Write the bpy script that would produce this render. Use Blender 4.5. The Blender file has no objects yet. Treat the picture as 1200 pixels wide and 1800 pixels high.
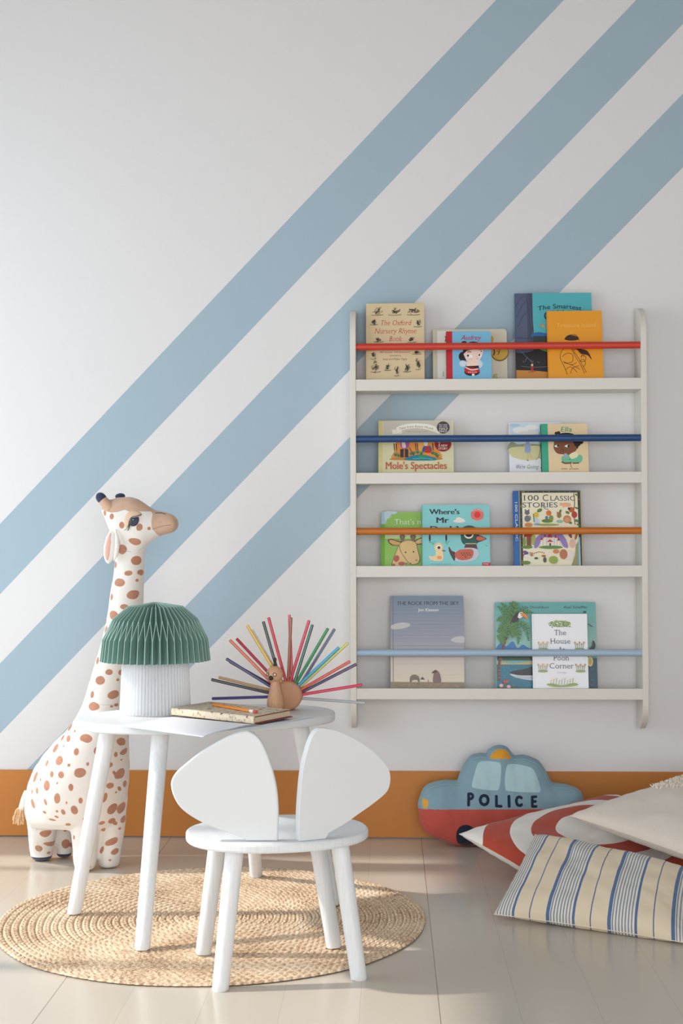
import bpy, bmesh, math, random
import numpy as np
from mathutils import Vector, Matrix, noise
from mathutils.bvhtree import BVHTree
C = bpy.context.scene.collection
R_ = math.radians
PI = math.pi

def lin(r, g, b):
    f = lambda c: (c/255/12.92) if c/255 <= .04045 else ((c/255+.055)/1.055)**2.4
    return (f(r), f(g), f(b), 1.0)

# ------------------------------------------------------------------ camera
FPX = 2420.0; CAM_H = .82; CAM_D = 3.85
YAW = R_(2.0); PITCH = R_(.9); ROLL = .0025; CYP = 917.0
_f = Vector((-math.sin(YAW)*math.cos(PITCH), math.cos(YAW)*math.cos(PITCH), math.sin(PITCH)))
_r0 = Vector((math.cos(YAW), math.sin(YAW), 0)); _u0 = _r0.cross(_f)
_r = math.cos(ROLL)*_r0 - math.sin(ROLL)*_u0
_u = math.cos(ROLL)*_u0 + math.sin(ROLL)*_r0
CAM = Vector((0, -CAM_D, CAM_H))
cd = bpy.data.cameras.new('camera'); cam = bpy.data.objects.new('camera', cd); C.objects.link(cam)
M = Matrix((( _r.x, _u.x, -_f.x, CAM.x), (_r.y, _u.y, -_f.y, CAM.y), (_r.z, _u.z, -_f.z, CAM.z), (0, 0, 0, 1)))
cam.matrix_world = M
cd.sensor_fit = 'HORIZONTAL'; cd.sensor_width = 36; cd.lens = 36*FPX/1200
cd.shift_y = (CYP-900)/1200; cd.clip_start = .05
sc = bpy.context.scene
sc.camera = cam

def ray(x, y): return _f + _r*((x-600)/FPX) - _u*((y-CYP)/FPX)
def aty(x, y, Y): d = ray(x, y); return CAM + d*((Y+CAM_D)/d.y)
def atz(x, y, Z): d = ray(x, y); return CAM + d*((Z-CAM_H)/d.z)
def onp(x, y, P0, n): d = ray(x, y); return CAM + d*((Vector(P0)-CAM).dot(n)/d.dot(n))

# ------------------------------------------------------------------ light, world, exposure
sc.view_settings.view_transform = 'Standard'; sc.view_settings.look = 'None'
sc.view_settings.gamma = 1; sc.view_settings.use_curve_mapping = False
sc.view_settings.exposure = 0.1
w = bpy.data.worlds.new('world'); sc.world = w; w.use_nodes = True
w.node_tree.nodes['Background'].inputs[0].default_value = (.93, .965, 1.0, 1)
w.node_tree.nodes['Background'].inputs[1].default_value = .56
def lamp(name, kind, loc, target, energy, col, **kw):
    l = bpy.data.lights.new(name, kind); l.energy = energy; l.color = col
    for k, v in kw.items(): setattr(l, k, v)
    o = bpy.data.objects.new(name, l); C.objects.link(o); o.location = loc
    o.rotation_euler = (Vector(target)-Vector(loc)).to_track_quat('-Z', 'Y').to_euler(); return o
lamp('sun', 'SUN', (-4, -.75, 3.4), (-4+math.cos(R_(40)), -.75-.004, 3.4-math.sin(R_(40))), 2.9, (1, .94, .87), angle=R_(1.8))
lamp('window_daylight', 'AREA', (-2.12, -1.25, .95), (0, -.9, .75), 33, (.80, .91, 1.0), shape='RECTANGLE', size=1.9, size_y=1.9)
lamp('rear_fill', 'AREA', (.3, -4.9, .95), (.35, 0, .6), 56, (1.0, .985, .97), shape='RECTANGLE', size=2.2, size_y=1.8)  # added frontal fill from behind the camera; no window stands there

# ------------------------------------------------------------------ materials
MATS = {}
def mat(name, col=None, rough=.5, bump=0, bscale=300, spec=.5, sheen=0, var=0, vscale=8, coat=0, emis=None):
    if name in MATS: return MATS[name]
    m = bpy.data.materials.new(name); m.use_nodes = True; nt = m.node_tree; N = nt.nodes; L = nt.links
    b = N['Principled BSDF']; b.inputs['Roughness'].default_value = rough
    b.inputs['Specular IOR Level'].default_value = spec
    if sheen: b.inputs['Sheen Weight'].default_value = sheen; b.inputs['Sheen Roughness'].default_value = .5
    if coat: b.inputs['Coat Weight'].default_value = coat; b.inputs['Coat Roughness'].default_value = .15
    if col is not None: b.inputs['Base Color'].default_value = lin(*col)
    tc = N.new('ShaderNodeTexCoord')
    if var and col is not None:
        nz = N.new('ShaderNodeTexNoise'); nz.inputs['Scale'].default_value = vscale; nz.inputs['Detail'].default_value = 4
        L.new(tc.outputs['Object'], nz.inputs['Vector'])
        mx = N.new('ShaderNodeMix'); mx.data_type = 'RGBA'
        mx.inputs[6].default_value = lin(*[max(0, c-var) for c in col]); mx.inputs[7].default_value = lin(*[min(255, c+var) for c in col])
        L.new(nz.outputs['Fac'], mx.inputs[0]); L.new(mx.outputs[2], b.inputs['Base Color'])
    if bump:
        n2 = N.new('ShaderNodeTexNoise'); n2.inputs['Scale'].default_value = bscale; n2.inputs['Detail'].default_value = 3
        L.new(tc.outputs['Object'], n2.inputs['Vector'])
        bp = N.new('ShaderNodeBump'); bp.inputs['Strength'].default_value = bump; bp.inputs['Distance'].default_value = .002
        L.new(n2.outputs['Fac'], bp.inputs['Height']); L.new(bp.outputs['Normal'], b.inputs['Normal'])
    MATS[name] = m; return m
def attr_mat(name, rough, bump=0, bscale=400, sheen=0, coat=0, spec=.5):
    m = mat(name, None, rough, bump, bscale, spec, sheen, coat=coat); N = m.node_tree.nodes
    a = N.new('ShaderNodeAttribute'); a.attribute_name = 'Col'
    m.node_tree.links.new(a.outputs['Color'], N['Principled BSDF'].inputs['Base Color']); return m
def nodes(m): return m.node_tree.nodes, m.node_tree.links, m.node_tree.nodes['Principled BSDF']
def math_n(N, L, op, a, b=None, c=None):
    n = N.new('ShaderNodeMath'); n.operation = op
    for i, v in enumerate((a, b, c)):
        if v is None: continue
        if isinstance(v, (int, float)): n.inputs[i].default_value = v
        else: L.new(v, n.inputs[i])
    return n.outputs[0]

# ------------------------------------------------------------------ mesh helpers
class MB:
    def __init__(s): s.v = []; s.f = []; s.m = []; s.c = []
    def add(s, vs, fs, mi=0, col=None):
        o = len(s.v); s.v += [tuple(p) for p in vs]
        for f in fs: s.f.append([o+i for i in f]); s.m.append(mi); s.c.append(col)
    def box(s, lo, hi, mi=0, col=None):
        x0, y0, z0 = lo; x1, y1, z1 = hi
        s.add([(x0,y0,z0),(x1,y0,z0),(x1,y1,z0),(x0,y1,z0),(x0,y0,z1),(x1,y0,z1),(x1,y1,z1),(x0,y1,z1)],
              [(0,3,2,1),(4,5,6,7),(0,1,5,4),(1,2,6,5),(2,3,7,6),(3,0,4,7)], mi, col)
    def tube(s, pts, rad, n=20, mi=0, col=None, caps=True, ref=None, squash=1.0):
        pts = [Vector(p) for p in pts]; k = len(pts)
        if not hasattr(rad, '__len__'): rad = [rad]*k
        rings = []; a = Vector(ref) if ref else None
        for i in range(k):
            t = (pts[min(i+1, k-1)]-pts[max(i-1, 0)]).normalized()
            if a is None: a = Vector((0,0,1)) if abs(t.z) < .9 else Vector((1,0,0))
            u = (a-t*a.dot(t)).normalized(); v = t.cross(u); a = u
            rings.append([pts[i]+(u*math.cos(2*PI*j/n)+v*math.sin(2*PI*j/n)*squash)*rad[i] for j in range(n)])
        vs = [p for r in rings for p in r]; fs = []
        for i in range(k-1):
            for j in range(n):
                fs.append((i*n+j, i*n+(j+1)%n, (i+1)*n+(j+1)%n, (i+1)*n+j))
        if caps: fs.append(tuple(range(n))[::-1]); fs.append(tuple((k-1)*n+j for j in range(n)))
        s.add(vs, fs, mi, col)
    def lathe(s, prof, c=(0,0,0), n=40, mi=0, col=None, ax='z'):
        # prof: (radius, height)
        k = len(prof); vs = []
        for r, h in prof:
            for j in range(n):
                a = 2*PI*j/n; x, y = r*math.cos(a), r*math.sin(a)
                p = (x, y, h) if ax == 'z' else ((x, -h, y) if ax == 'y' else (h, x, y))
                vs.append((c[0]+p[0], c[1]+p[1], c[2]+p[2]))
        fs = [(i*n+j, i*n+(j+1)%n, (i+1)*n+(j+1)%n, (i+1)*n+j) for i in range(k-1) for j in range(n)]
        if prof[0][0] > 1e-6: fs.append(tuple(range(n))[::-1])
        if prof[-1][0] > 1e-6: fs.append(tuple((k-1)*n+j for j in range(n)))
        s.add(vs, fs, mi, col)
    def ell(s, c, r, n=24, m=14, mi=0, col=None, rot=None):
        vs = []; fs = []
        for i in range(m+1):
            t = PI*i/m
            for j in range(n):
                p = Vector((r[0]*math.sin(t)*math.cos(2*PI*j/n), r[1]*math.sin(t)*math.sin(2*PI*j/n), r[2]*math.cos(t)))
                if rot is not None: p = rot @ p
                vs.append(Vector(c)+p)
        for i in range(m):
            for j in range(n): fs.append((i*n+j, (i+1)*n+j, (i+1)*n+(j+1)%n, i*n+(j+1)%n))
        s.add(vs, fs, mi, col)
    def prism(s, front, off, mi=0, col=None):
        # front: list of 3D points; off: vector through the thickness
        n = len(front); off = Vector(off); front = [Vector(p) for p in front]
        s.add(front+[p+off for p in front], [tuple(range(n)), tuple(range(n, 2*n))[::-1]]+[(i, i+n, (i+1)%n+n, (i+1)%n) for i in range(n)], mi, col)
    def build(s, name, mats, parent=None, smooth=40, loc=None, bevel=0, bseg=3, fixn=True, merge=False):
        me = bpy.data.meshes.new(name); me.from_pydata(s.v, [], s.f)
        if not isinstance(mats, (list, tuple)): mats = [mats]
        for m in mats: me.materials.append(m)
        me.polygons.foreach_set('material_index', s.m)
        if any(c is not None for c in s.c):
            at = me.color_attributes.new('Col', 'FLOAT_COLOR', 'CORNER'); buf = []
            for f, c in zip(s.f, s.c): buf += list(c or (1,1,1,1))*len(f)
            at.data.foreach_set('color', buf)
        if fixn or merge:
            bm = bmesh.new(); bm.from_mesh(me)
            if merge: bmesh.ops.remove_doubles(bm, verts=bm.verts, dist=1e-6)
            if fixn: bmesh.ops.recalc_face_normals(bm, faces=bm.faces)
            bm.to_mesh(me); bm.free()
        if smooth:
            me.shade_smooth(); me.set_sharp_from_angle(angle=R_(smooth))
        o = bpy.data.objects.new(name, me); C.objects.link(o)
        if parent: o.parent = parent
        if loc: o.location = loc
        if bevel:
            b = o.modifiers.new('bevel', 'BEVEL'); b.width = bevel; b.segments = bseg; b.limit_method = 'ANGLE'; b.angle_limit = R_(35); b.harden_normals = False
        return o
def tag(o, label=None, cat=None, group=None, kind=None):
    if label: o['label'] = label
    if cat: o['category'] = cat
    if group: o['group'] = group
    if kind: o['kind'] = kind
    return o
def empty(name, loc=(0,0,0), label=None, cat=None, group=None):
    o = bpy.data.objects.new(name, None); C.objects.link(o); o.location = loc; o.empty_display_size = .05
    return tag(o, label, cat, group)
def local(o, p): return Vector(p)-o.location      # for roots without rotation
class MBL(MB):
    """a builder whose points are given in world space under an unrotated root"""
    def __init__(s, root): super().__init__(); s.o = Vector(root.location)
    def build(s, *a, **k):
        s.v = [(p[0]-s.o.x, p[1]-s.o.y, p[2]-s.o.z) for p in s.v]; return super().build(*a, **k)
def crom(pts, closed=True, k=6):
    out = []; n = len(pts); P = [Vector(p) for p in pts]
    for i in range(n if closed else n-1):
        p0, p1, p2, p3 = (P[(i-1)%n], P[i], P[(i+1)%n], P[(i+2)%n]) if closed else (P[max(i-1,0)], P[i], P[i+1], P[min(i+2,n-1)])
        for j in range(k):
            t = j/k
            out.append(.5*((2*p1)+(p2-p0)*t+(2*p0-5*p1+4*p2-p3)*t*t+(3*p1-p0-3*p2+p3)*t**3))
    if not closed: out.append(P[-1])
    return out

# ================================================================== THE ROOM
XL, XR, YB, HC = -2.2, 2.6, -5.2, 2.75
# painted back wall with three diagonal bands
m = mat('painted_wall', None, .6, .12, 260); N, L, B = nodes(m)
tc = N.new('ShaderNodeTexCoord'); sp = N.new('ShaderNodeSeparateXYZ'); L.new(tc.outputs['Object'], sp.inputs[0])
X, Z = sp.outputs[0], sp.outputs[2]
band = None
for (m1, c1), (m2, c2) in (((1.0458, 2.0259), (1.0443, 1.8256)), ((1.0343, 1.6194), (1.0314, 1.419)), ((1.024, 1.2310), (1.0109, 1.037))):
    lo = math_n(N, L, 'GREATER_THAN', math_n(N, L, 'SUBTRACT', Z, math_n(N, L, 'MULTIPLY', X, m2)), c2)
    hi = math_n(N, L, 'LESS_THAN', math_n(N, L, 'SUBTRACT', Z, math_n(N, L, 'MULTIPLY', X, m1)), c1)
    a = math_n(N, L, 'MULTIPLY', lo, hi); band = a if band is None else math_n(N, L, 'ADD', band, a)
mx = N.new('ShaderNodeMix'); mx.data_type = 'RGBA'; L.new(band, mx.inputs[0])
mx.inputs[6].default_value = lin(226, 224, 224); mx.inputs[7].default_value = lin(163, 184, 197); L.new(mx.outputs[2], B.inputs['Base Color'])
b = MB(); b.box((XL-.1, 0, -.05), (XR+.1, .12, HC+.1)); tag(b.build('wall_back', m, smooth=0), 'white wall painted with three diagonal blue bands', kind='structure')
wm = mat('white_wall', (224, 222, 220), .6)
b = MB()
wy0, wy1, wz0, wz1 = -2.1, -.2, .3, 2.06
b.box((XL-.12, YB, -.05), (XL, wy0, HC)); b.box((XL-.12, wy1, -.05), (XL, 0, HC))
b.box((XL-.12, wy0, -.05), (XL, wy1, wz0)); b.box((XL-.12, wy0, wz1), (XL, wy1, HC))
tag(b.build('wall_left', wm, smooth=0), kind='structure')
b = MB()
for y in (wy0, -1.2, -.4, wy1-.04): b.box((XL-.08, y, wz0), (XL-.03, y+.04, wz1))
for z in (wz0, wz1-.04): b.box((XL-.08, wy0, z), (XL-.03, wy1, z+.04))
tag(b.build('window_1', wm, smooth=0), kind='structure')
b = MB(); b.box((XR, YB, -.05), (XR+.1, 0, HC)); tag(b.build('wall_right', wm, smooth=0), kind='structure')
b = MB(); b.box((XL-.1, YB, HC), (XR+.1, .1, HC+.1)); tag(b.build('ceiling', mat('ceiling_paint', (150, 148, 146), .7), smooth=0), kind='structure')
# painted plank floor
m = mat('painted_planks', None, .27); N, L, B = nodes(m)
tc = N.new('ShaderNodeTexCoord'); sp = N.new('ShaderNodeSeparateXYZ'); L.new(tc.outputs['Object'], sp.inputs[0])
cb = N.new('ShaderNodeCombineXYZ'); L.new(math_n(N, L, 'ADD', sp.outputs[1], 10.1), cb.inputs[0]); L.new(math_n(N, L, 'ADD', sp.outputs[0], 13.97-.085), cb.inputs[1])
br = N.new('ShaderNodeTexBrick'); L.new(cb.outputs[0], br.inputs['Vector'])
br.inputs['Scale'].default_value = 1; br.inputs['Brick Width'].default_value = 2.6; br.inputs['Row Height'].default_value = .1397
br.inputs['Mortar Size'].default_value = .0006; br.inputs['Mortar Smooth'].default_value = .3; br.offset = .41; br.offset_frequency = 3
br.inputs['Color1'].default_value = lin(204, 194, 180); br.inputs['Color2'].default_value = lin(200, 190, 176); br.inputs['Mortar'].default_value = lin(184, 174, 162)
nz = N.new('ShaderNodeTexNoise'); nz.inputs['Scale'].default_value = 2.2; nz.inputs['Detail'].default_value = 5; L.new(tc.outputs['Object'], nz.inputs['Vector'])
hs = N.new('ShaderNodeHueSaturation'); L.new(br.outputs['Color'], hs.inputs['Color']); L.new(math_n(N, L, 'MULTIPLY_ADD', nz.outputs['Fac'], .09, .955), hs.inputs['Value']); L.new(hs.outputs[0], B.inputs['Base Color'])
L.new(math_n(N, L, 'MULTIPLY_ADD', nz.outputs['Fac'], .14, .13), B.inputs['Roughness'])
fr_ = math_n(N, L, 'FRACT', math_n(N, L, 'MULTIPLY', math_n(N, L, 'ADD', sp.outputs[0], .613+6.98+.349), 1/.698))
sm_ = math_n(N, L, 'LESS_THAN', math_n(N, L, 'ABSOLUTE', math_n(N, L, 'SUBTRACT', fr_, .5)), .0011)
mxs = N.new('ShaderNodeMix'); mxs.data_type = 'RGBA'; L.new(math_n(N, L, 'MULTIPLY', sm_, .75), mxs.inputs[0]); L.new(hs.outputs[0], mxs.inputs[6]); mxs.inputs[7].default_value = lin(110, 92, 78); L.new(mxs.outputs[2], B.inputs['Base Color'])
bp = N.new('ShaderNodeBump'); bp.inputs['Strength'].default_value = .12; bp.inputs['Distance'].default_value = .001; bp.invert = True
L.new(br.outputs['Fac'], bp.inputs['Height']); L.new(bp.outputs['Normal'], B.inputs['Normal'])
b = MB(); b.box((XL-.1, YB, -.06), (XR+.1, .1, 0)); tag(b.build('floor', m, smooth=0), 'cream painted plank floor', kind='structure')
b = MB(); b.box((XL, -.012, .003), (XR, 0, .186)); tag(b.build('baseboard_back', mat('ochre_paint', (196, 124, 52), .5, .05), smooth=0, bevel=.0015), 'plain ochre painted baseboard', kind='structure')

# ================================================================== RUG
def make_rug():
    c = atz(374, 1616, 0); c.z = 0; R = .463; rw = .0165; nr = 28
    V = []; F = []; off = 0; strand = []
    S = 9
    for k in range(nr):
        rc = R-rw*(k+.5)
        n = max(6, int(round(2*PI*rc/.0185))); A = n*10
        q = np.linspace(-1, 1, S); th = np.linspace(0, 2*PI, A, endpoint=False)
        Q, T = np.meshgrid(q, th)
        ph = T*n + k*1.3
        s1 = np.abs(np.sin((ph + np.where(Q > 0, .0, PI)) / 2 + Q*1.25*np.sign(Q)))
        h = .0022 + .0048*np.sqrt(np.clip(1-np.abs(Q)**4, 0, 1))*(.3+.7*s1**.7)
        h -= .0016*np.exp(-(Q/.12)**2)
        wob = .0016*np.sin(T*5+k*.2)+.0008*np.sin(T*13+k)
        r = rc+Q*rw*.5 + wob + (.0016*(s1-.5)*np.sign(Q) if k == 0 else 0)
        V.append(np.stack([r*np.cos(T), r*np.sin(T), h], -1).reshape(-1, 3)); strand.append((.35+.65*s1).reshape(-1))
        i = np.arange(A)[:, None]*S; j = np.arange(S-1)[None]; i2 = ((np.arange(A)+1) % A)[:, None]*S
        F.append(np.stack([i+j, i+j+1, i2+j+1, i2+j], -1).reshape(-1, 4)+off); off += A*S
    V = np.concatenate(V); F = np.concatenate(F)
    me = bpy.data.meshes.new('rug'); me.vertices.add(len(V)); me.vertices.foreach_set('co', V.ravel())
    me.loops.add(F.size); me.loops.foreach_set('vertex_index', F.ravel().astype(np.int32))
    me.polygons.add(len(F)); me.polygons.foreach_set('loop_start', np.arange(0, F.size, 4, dtype=np.int32))
    me.update(calc_edges=True); me.shade_smooth()
    bm = bmesh.new(); bm.from_mesh(me)
    vs = [bm.verts.new((( R-.004)*math.cos(2*PI*i/90), (R-.004)*math.sin(2*PI*i/90), .0015)) for i in range(90)]; bm.faces.new(vs)
    bm.to_mesh(me); bm.free()
    m = mat('jute', None, .85, .6, 900, .2); N, L, B = nodes(m)
    tc = N.new('ShaderNodeTexCoord')
    n1 = N.new('ShaderNodeTexNoise'); n1.inputs['Scale'].default_value = 170; n1.inputs['Detail'].default_value = 2; L.new(tc.outputs['Object'], n1.inputs[0])
    n2 = N.new('ShaderNodeTexNoise'); n2.inputs['Scale'].default_value = 7; n2.inputs['Detail'].default_value = 3; L.new(tc.outputs['Object'], n2.inputs[0])
    cr = N.new('ShaderNodeValToRGB'); e = cr.color_ramp.elements; e[0].position = .36; e[0].color = lin(166, 138, 110); e[1].position = .62; e[1].color = lin(240, 221, 195)
    x = e.new(.48); x.color = lin(218, 189, 158)
    L.new(math_n(N, L, 'ADD', math_n(N, L, 'MULTIPLY', n1.outputs[0], .6), math_n(N, L, 'MULTIPLY', n2.outputs[0], .4)), cr.inputs[0]); L.new(cr.outputs[0], B.inputs['Base Color'])
    me.materials.append(m)
    o = bpy.data.objects.new('rug', me); C.objects.link(o); o.location = c
    tag(o, 'round braided natural jute rug under the white table', 'rug')
make_rug()

# ================================================================== TABLE AND CHAIR
white = mat('white_lacquer', (226, 229, 231), .42)
grainw = mat('white_brushed_wood', (232, 235, 238), .5)
N, L, B = nodes(grainw)
tc = N.new('ShaderNodeTexCoord'); mp = N.new('ShaderNodeMapping'); mp.inputs['Scale'].default_value = (260, 260, 9); L.new(tc.outputs['Object'], mp.inputs[0])
nz = N.new('ShaderNodeTexNoise'); nz.inputs['Scale'].default_value = 1; nz.inputs['Detail'].default_value = 4; L.new(mp.outputs[0], nz.inputs[0])
bp = N.new('ShaderNodeBump'); bp.inputs['Strength'].default_value = .3; bp.inputs['Distance'].default_value = .001; L.new(nz.outputs[0], bp.inputs['Height']); L.new(bp.outputs[0], B.inputs['Normal'])
mx = N.new('ShaderNodeMix'); mx.data_type = 'RGBA'; mx.inputs[6].default_value = lin(214, 219, 224); mx.inputs[7].default_value = lin(242, 244, 246); L.new(nz.outputs[0], mx.inputs[0]); L.new(mx.outputs[2], B.inputs['Base Color'])

def leg(root, foot, top, r0, r1, ztop):
    foot = Vector(foot); top = Vector(top); d = top-foot; top = foot+d*(ztop/d.z)
    b = MBL(root); d = (top-foot)
    b.tube([foot+d*t for t in (0, .006, .05, .5, 1)], [r0*.9, r0, r0, (r0+r1)/2, r1], 28, ref=(1, .2, 0))
    # cut both ends level with the floor and the board
    n = 28
    for i in range(n): p = b.v[i]; b.v[i] = (p[0], p[1], foot.z)
    for i in range(4*n, 5*n): p = b.v[i]; b.v[i] = (p[0], p[1], top.z)
    return b.build('leg', grainw, root)
def oval(c, a, bb, rot, z, n=96, p=2.25):
    out = []
    for i in range(n):
        t = 2*PI*i/n; x = a*math.copysign(abs(math.cos(t))**(2/p), math.cos(t)); y = bb*math.copysign(abs(math.sin(t))**(2/p), math.sin(t))
        out.append(Vector((c[0]+x*math.cos(rot)-y*math.sin(rot), c[1]+x*math.sin(rot)+y*math.cos(rot), z)))
    return out
TC = Vector((-.413, -.787, 0)); TZ = .44
table = empty('kids_table', TC, 'low oval white childrens table carrying the green mushroom lamp', 'table')
b = MBL(table); b.prism(oval(TC+Vector((.007, 0, 0)), .289, .172, R_(19), TZ-.02), (0, 0, .02)); b.build('tabletop', white, table, bevel=.004)
zl = .0085
f1 = atz(130, 1605, zl); f2 = atz(250, 1668, zl); t1 = aty(187, 1300, -.80); t2 = aty(281, 1300, -.925)
leg(table, f1, t1, .0155, .019, TZ-.021); leg(table, f2, t2, .0155, .019, TZ-.021)
for f, t in ((f1, t1), (f2, t2)):
    g = Vector((2*TC.x-f.x, 2*TC.y-f.y, f.z)); h = Vector((2*TC.x-t.x, 2*TC.y-t.y, t.z))
    leg(table, g, h, .0155, .019, TZ-.021)

SC = Vector((-.218, -1.19, 0)); SZ = .27
chair = empty('kids_chair', SC, 'white childrens chair with two leaf shaped back panels, in front of the table', 'chair')
b = MBL(chair); b.prism(oval(SC, .176, .138, R_(14), SZ-.018, p=2.15), (0, 0, .018)); b.build('seat', grainw, chair, bevel=.005)
for (fx, fy, fz), (tx, ty, tY) in (((387, 1740, 0), (411, 1505, -1.275)), ((357, 1676, zl), (379, 1505, -1.12)), ((631, 1721, 0), (600, 1505, -1.225)), ((587, 1664, zl), (562, 1505, -1.08))):
    f = atz(fx, fy, fz); leg(chair, f, aty(tx, ty, tY), .0155, .0178, SZ-.019)
EL = [(430,1286),(440,1287),(455,1298),(468,1322),(479,1354),(486,1386),(489,1418),(489,1446),(488,1478),(432,1478),(426,1473),(398,1463),(355,1446),(322,1425),(306,1403),(300,1379),(306,1362),(320,1348),(350,1324),(385,1303),(410,1291)]
ER = [(562,1281),(574,1281),(595,1286),(630,1303),(658,1323),(679,1346),(686,1365),(681,1390),(658,1411),(630,1431),(606,1448),(578,1464),(572,1469),(526,1476),(526,1440),(528,1400),(533,1352),(542,1315),(551,1292)]
def ear(pts, P0, ang, nm):
    n = Vector((math.sin(ang), -math.cos(ang), -.0)).normalized()
    q = [onp(x, y, P0, n) for x, y in pts]
    keep = [i for i in range(len(pts)) if abs(pts[i][1]-1477) < 4]
    out = []; k = len(q)
    for i in range(k):
        out.append(q[i])
        j = (i+1) % k
        if not (i in keep or j in keep):
            p0, p1, p2, p3 = q[(i-1)%k], q[i], q[j], q[(j+1)%k]
            for t in (.25, .5, .75): out.append(.5*((2*p1)+(p2-p0)*t+(2*p0-5*p1+4*p2-p3)*t*t+(3*p1-p0-3*p2+p3)*t**3))
    zmin = min(p.z for p in out)
    out = [Vector((p.x, p.y, SZ+.0005 if p.z < SZ+.006 else p.z)) for p in out]
    b = MBL(chair); b.prism(out, -n*.018); return b.build('backrest_panel', white, chair, bevel=.003)
ear(EL, atz(458, 1479, SZ), R_(2), 'l'); ear(ER, atz(549, 1477, SZ), R_(27), 'r')

# ================================================================== WALL BOOKSHELF
shelfm = mat('warm_white_paint', (222, 217, 208), .45)
SX0, SX1, SD, PT = -.1065, .6975, .1, .0155
SZ0, SZ1 = .310, 1.466
rack = empty('wall_bookshelf', ((SX0+SX1)/2, 0, SZ0), 'off-white wall bookshelf with four coloured rods, fixed to the striped wall', 'bookshelf')
def side_profile():
    pts = [(-.002, SZ0)]
    # lower front corner, long curve
    for i in range(13): a = PI/2*i/12; pts.append((-.03-(SD-.03)*math.sin(a), SZ0+.075-.075*math.cos(a)))
    for i in range(13): a = PI/2*i/12; pts.append((-.03-(SD-.03)*math.cos(a), SZ1-.075+.075*math.sin(a)))
    pts.append((-.002, SZ1)); return pts
for x in (SX0, SX1-PT):
    b = MBL(rack); b.prism([(x, y, z) for y, z in side_profile()], (PT, 0, 0)); b.build('side_panel', shelfm, rack, smooth=30, bevel=.001)
ROWS = [(1.236, 1.267, 1.3575, (205, 62, 44), 'red_rod_paint', 'red rod'), (.982, 1.012, 1.105, (33, 72, 122), 'blue_rod_paint', 'navy blue rod'), (.7275, .758, .8525, (200, 115, 38), 'ochre_rod_paint', 'ochre rod'), (.3955, .425, .521, (166, 190, 212), 'pale_blue_rod_paint', 'pale blue rod')]
ix0, ix1 = SX0+PT, SX1-PT
for z0, z1, zr, col, mn, lb in ROWS:
    b = MBL(rack); b.box((ix0, -SD+.0125, z0+.0002), (ix1, -.002, z0+.012)); b.box((ix0, -SD+.001, z0), (ix1, -SD+.013, z1)); b.build('shelf', shelfm, rack, smooth=0, bevel=.0008)
    b = MBL(rack); b.tube([(ix0, -.087, zr), (ix1, -.087, zr)], .0095, 24); b.build('rod', mat(mn, col, .45, .1, 300), rack)['label'] = lb

# ================================================================== BOOKS
printed = attr_mat('printed_cover', .42, coat=.12)
pages = mat('page_block', (236, 228, 208), .8)
_tc = {}
def text_mesh(s, bold=0.0, serif=False):
    k = (s, bold, serif)
    if k in _tc: return _tc[k]
    cu = bpy.data.curves.new('t', 'FONT'); cu.body = s; cu.size = 1; cu.resolution_u = 3; cu.offset = bold; cu.dimensions = '2D'; cu.fill_mode = 'FRONT'
    o = bpy.data.objects.new('t', cu); C.objects.link(o); bpy.context.view_layer.update()
    me = bpy.data.meshes.new_from_object(o.evaluated_get(bpy.context.evaluated_depsgraph_get()))
    V = [(v.co.x, v.co.y) for v in me.vertices]; F = [tuple(p.vertices) for p in me.polygons]
    bpy.data.objects.remove(o); bpy.data.curves.remove(cu); bpy.data.meshes.remove(me)
    if serif:
        cnt = {}
        for f in F:
            for i in range(len(f)):
                e = tuple(sorted((f[i], f[(i+1)%len(f)]))); cnt[e] = cnt.get(e, 0)+1
        hs_ = {}
        for (a, b_), n_ in cnt.items():
            if n_ == 1 and abs(V[a][1]-V[b_][1]) < .004:
                y = round(V[a][1], 3); x0, x1 = sorted((V[a][0], V[b_][0]))
                if .03 < x1-x0 < .14: hs_[(round(x0, 3), round(x1, 3), y)] = 1
        for x0, x1, y in hs_:
            if y < -.01 and y > -.12: continue
            up = any(abs(v[1]-y) > .2 and x0-.05 < v[0] < x1+.05 and v[1] < y for v in V) and y > .2
            t = -.035 if up else .035; o = len(V); e = .05
            V += [(x0-e, y), (x1+e, y), (x1+e, y+t), (x0-e, y+t)]; F.append((o, o+1, o+2, o+3) if t > 0 else (o+3, o+2, o+1, o))
    _tc[k] = (V, F); return V, F
CAP = max(y for x, y in text_mesh('H')[0])

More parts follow.
